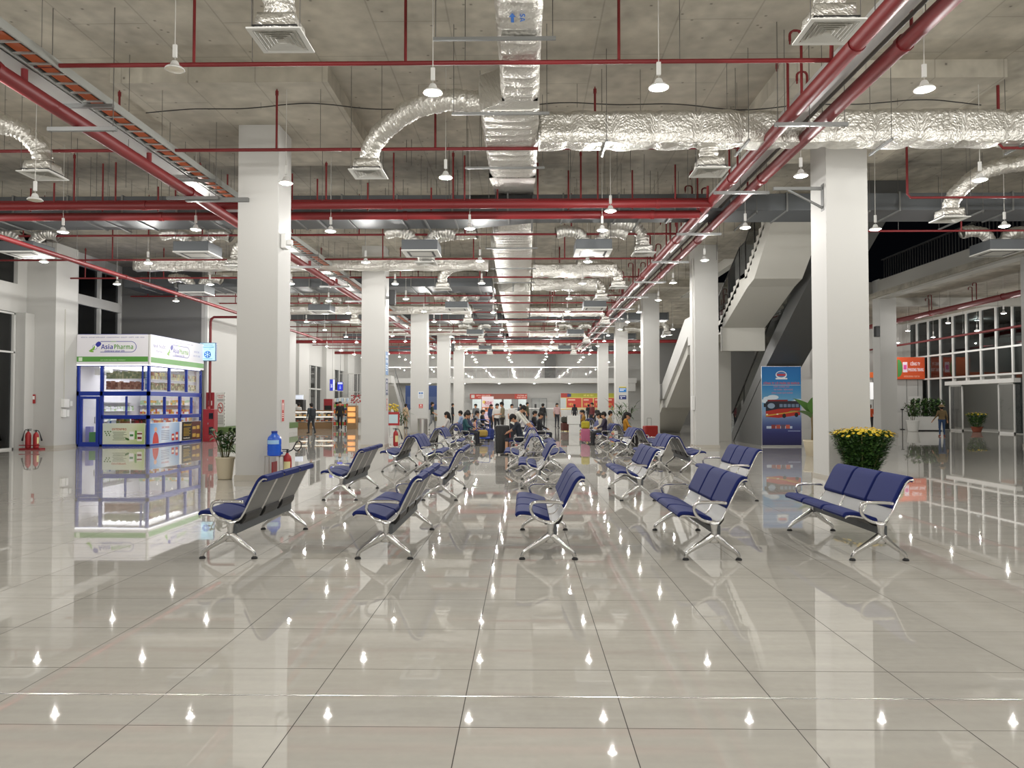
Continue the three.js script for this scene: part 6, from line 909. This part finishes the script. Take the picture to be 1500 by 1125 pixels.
figure('person in white shirt bending over the seated man', [-.38, 0, -25.6], L * .85, { shirt: '#d6d4ca', pants: '#20222c', bend: .55, nod: .2, h: 1.62, armR: [[-.2, .98, .52], [-.12, .82, .72]], armL: [[.2, .98, .52], [.12, .82, .72]], cell: .0125 });
figure('person in grey coat at the far ticket windows', [-.3, 0, -62], Math.PI, { shirt: '#4c5560', pants: '#5a6470', long: true, longHair: true, h: 1.62 });
figure('person in dark jacket standing at the festive counter', [4.3, 0, -66], Math.PI, { shirt: '#22222a', pants: '#1c1c22', long: true, longHair: true, h: 1.6 });
figure('person in black standing near the festive posters', [5.5, 0, -66], Math.PI, { shirt: '#1c1a1e', pants: '#2a2a30', long: true, h: 1.58 });
figure('person in tan jacket, jeans and hat walking away to the glass doors', G(1380, 639.5), Math.PI * .92, { shirt: '#6f5c3c', pants: '#2c4468', shoe: '#8a4030', long: true, hat: true, h: 1.5, armL: [[.27, 1.12, -.02], [.4, .92, .06]], armR: [[-.25, 1.1, -.02], [-.3, .9, .1]], legL: [[.1, .5, .05], [.1, .09, .02]], cell: .0125 });
figure('person in orange vest and pale hat behind the gallery column', [19.6, 0, -44], Math.PI * .8, { shirt: '#b8481c', pants: '#1b1b20', long: true, cap: '#c9a898', h: 1.55 });
figure('person in white shirt standing in the far middle of the hall', [-.75, 0, -46], .4, { shirt: '#d5d3cf', pants: '#25252b', longHair: true, h: 1.58 });
figure('person in dark dress with long hair in the far middle', [-.2, 0, -47], -.6, { shirt: '#26262c', pants: '#1f1f25', long: true, longHair: true, h: 1.55 });
// seated: x, depth, facing (-x: left, +x: right)
const seat = (label, x, d, dir, o) => figure(label, [x, -.03, -d], dir < 0 ? -L : L, { pose: 'sit', ...o });
seat('seated man in navy shirt and shorts bent over his phone', -.13, 23.5, -1, { shirt: '#161d2b', pants: '#181c28', shorts: true, bend: .28, nod: .5, h: 1.68, phone: true, armR: [[-.2, .84, .2], [-.06, .76, .34]], armL: [[.2, .84, .2], [.06, .76, .34]], cell: .0125 });
seat('seated person in navy seen behind the man with the phone', .5, 35.7, 1, { shirt: '#1d2437', pants: '#20222a', long: true, nod: .2 });
seat('seated person in black behind the white shirted person', .45, 34.5, 1, { shirt: '#17171b', pants: '#1c1d24', long: true, nod: .3 });
seat('seated person in white far in the middle rows', -.1, 35, -1, { shirt: '#d8d5d0', pants: '#2a2a30', longHair: true });
seat('seated child in pink on the left seats', -2.2, 34.5, 1, { shirt: '#c99a86', pants: '#2a2a32', h: 1.25, nod: .2, cell: .014 });
seat('seated person in white and black with long hair on the left seats', -2.95, 29.4, -1, { shirt: '#c9c4be', pants: '#1c1c20', longHair: true, nod: .25 });
seat('seated person in pale blue shirt on the left seats', -2.95, 35.6, -1, { shirt: '#8fa2c0', pants: '#2a3040', nod: .2 });
seat('seated person in navy with a dark cap on the left seats', -2.2, 30.2, 1, { shirt: '#1a2340', pants: '#1b1d28', cap: '#15151a', long: true, nod: .2 });
seat('seated person in black far on the left seats', -2.2, 40.6, 1, { shirt: '#1a1a1e', pants: '#23232a', long: true });
seat('seated person in brown far on the left seats', -2.95, 40.0, -1, { shirt: '#4a3a32', pants: '#25252b', long: true, longHair: true });
seat('seated person in dark grey far on the left seats', -2.2, 41.2, 1, { shirt: '#3a3d44', pants: '#25252b', nod: .3 });
seat('seated person in mustard hooded top with back turned', 3.84, 29.1, 1, { shirt: '#a87418', pants: '#2a2626', long: true, longHair: true, nod: .25, cell: .014 });
seat('seated person in black trousers and cream top beside the pink suitcase', 3.05, 30.2, -1, { shirt: '#c4bba8', pants: '#141416', long: true, longHair: true, bend: .2, nod: .25, cell: .014 });
seat('seated person in grey shirt bent forward near the mustard top', 3.84, 30.2, 1, { shirt: '#7c8488', pants: '#26262c', bend: .35, nod: .3 });
seat('seated person in dark purple beside the cream top', 3.05, 29.6, -1, { shirt: '#2c2438', pants: '#1c1c22', long: true, nod: .2 });
seat('seated person in yellow brown shirt behind the yellow bag', 3.05, 40.0, -1, { shirt: '#96702a', pants: '#201e1e', long: true, nod: .25 });
seat('seated person in maroon behind the yellow bag', 3.05, 40.7, -1, { shirt: '#46222a', pants: '#201e20', long: true, longHair: true, nod: .2 });
seat('seated person in white with back turned near the palm', 3.84, 40.1, 1, { shirt: '#cfccc6', pants: '#23232a', longHair: true });
seat('seated person in black near the palm', 3.84, 41.0, 1, { shirt: '#1b1b20', pants: '#23232a', long: true, nod: .2 });
seat('seated person in blue among the piled bags', 3.05, 41.3, -1, { shirt: '#26365a', pants: '#25252b', long: true });
// more travellers in the far middle
[['person in blue jacket standing among the far left travellers', -1.9, 44, .8, '#2b3a5c', '#20222a'], ['person in grey shirt standing behind the seated child', -2.9, 46, -.5, '#6a6d70', '#24262c'], ['person in black top near the white two part stand', 1.2, 50, 2.6, '#141418', '#1e1e24'], ['person in pale pink top far behind the pink suitcase', 2.2, 52, .4, '#b89a9a', '#2a2a32'], ['person in dark red top far behind the palm', 4.4, 50, -1, '#5a1e22', '#1e1e24'], ['person in olive jacket far beyond the middle rows', .2, 54, 1.2, '#4a4a34', '#24242a']].forEach(([l, x, d, t, a, b], i) => figure(l, [x, 0, -d], t, { shirt: a, pants: b, long: i % 2 === 0, longHair: i % 3 === 0, h: 1.56 + i * .03 }));
seat('seated person in teal on the far left seats', -2.2, 29.1, 1, { shirt: '#1f4a50', pants: '#1d1f26', long: true, nod: .3 });
seat('seated person in light grey hoodie on the far left seats', -2.2, 35.75, 1, { shirt: '#85888c', pants: '#20222a', long: true, nod: .2 });
seat('seated person in dark coat on the far middle seats', .6, 29.0, 1, { shirt: '#191a20', pants: '#202228', long: true, nod: .35 });
seat('seated person in beige on the seats nearest the staircase', 3.84, 34.5, 1, { shirt: '#a3947a', pants: '#23242a', nod: .2 });
renderer.render(scene, camera);
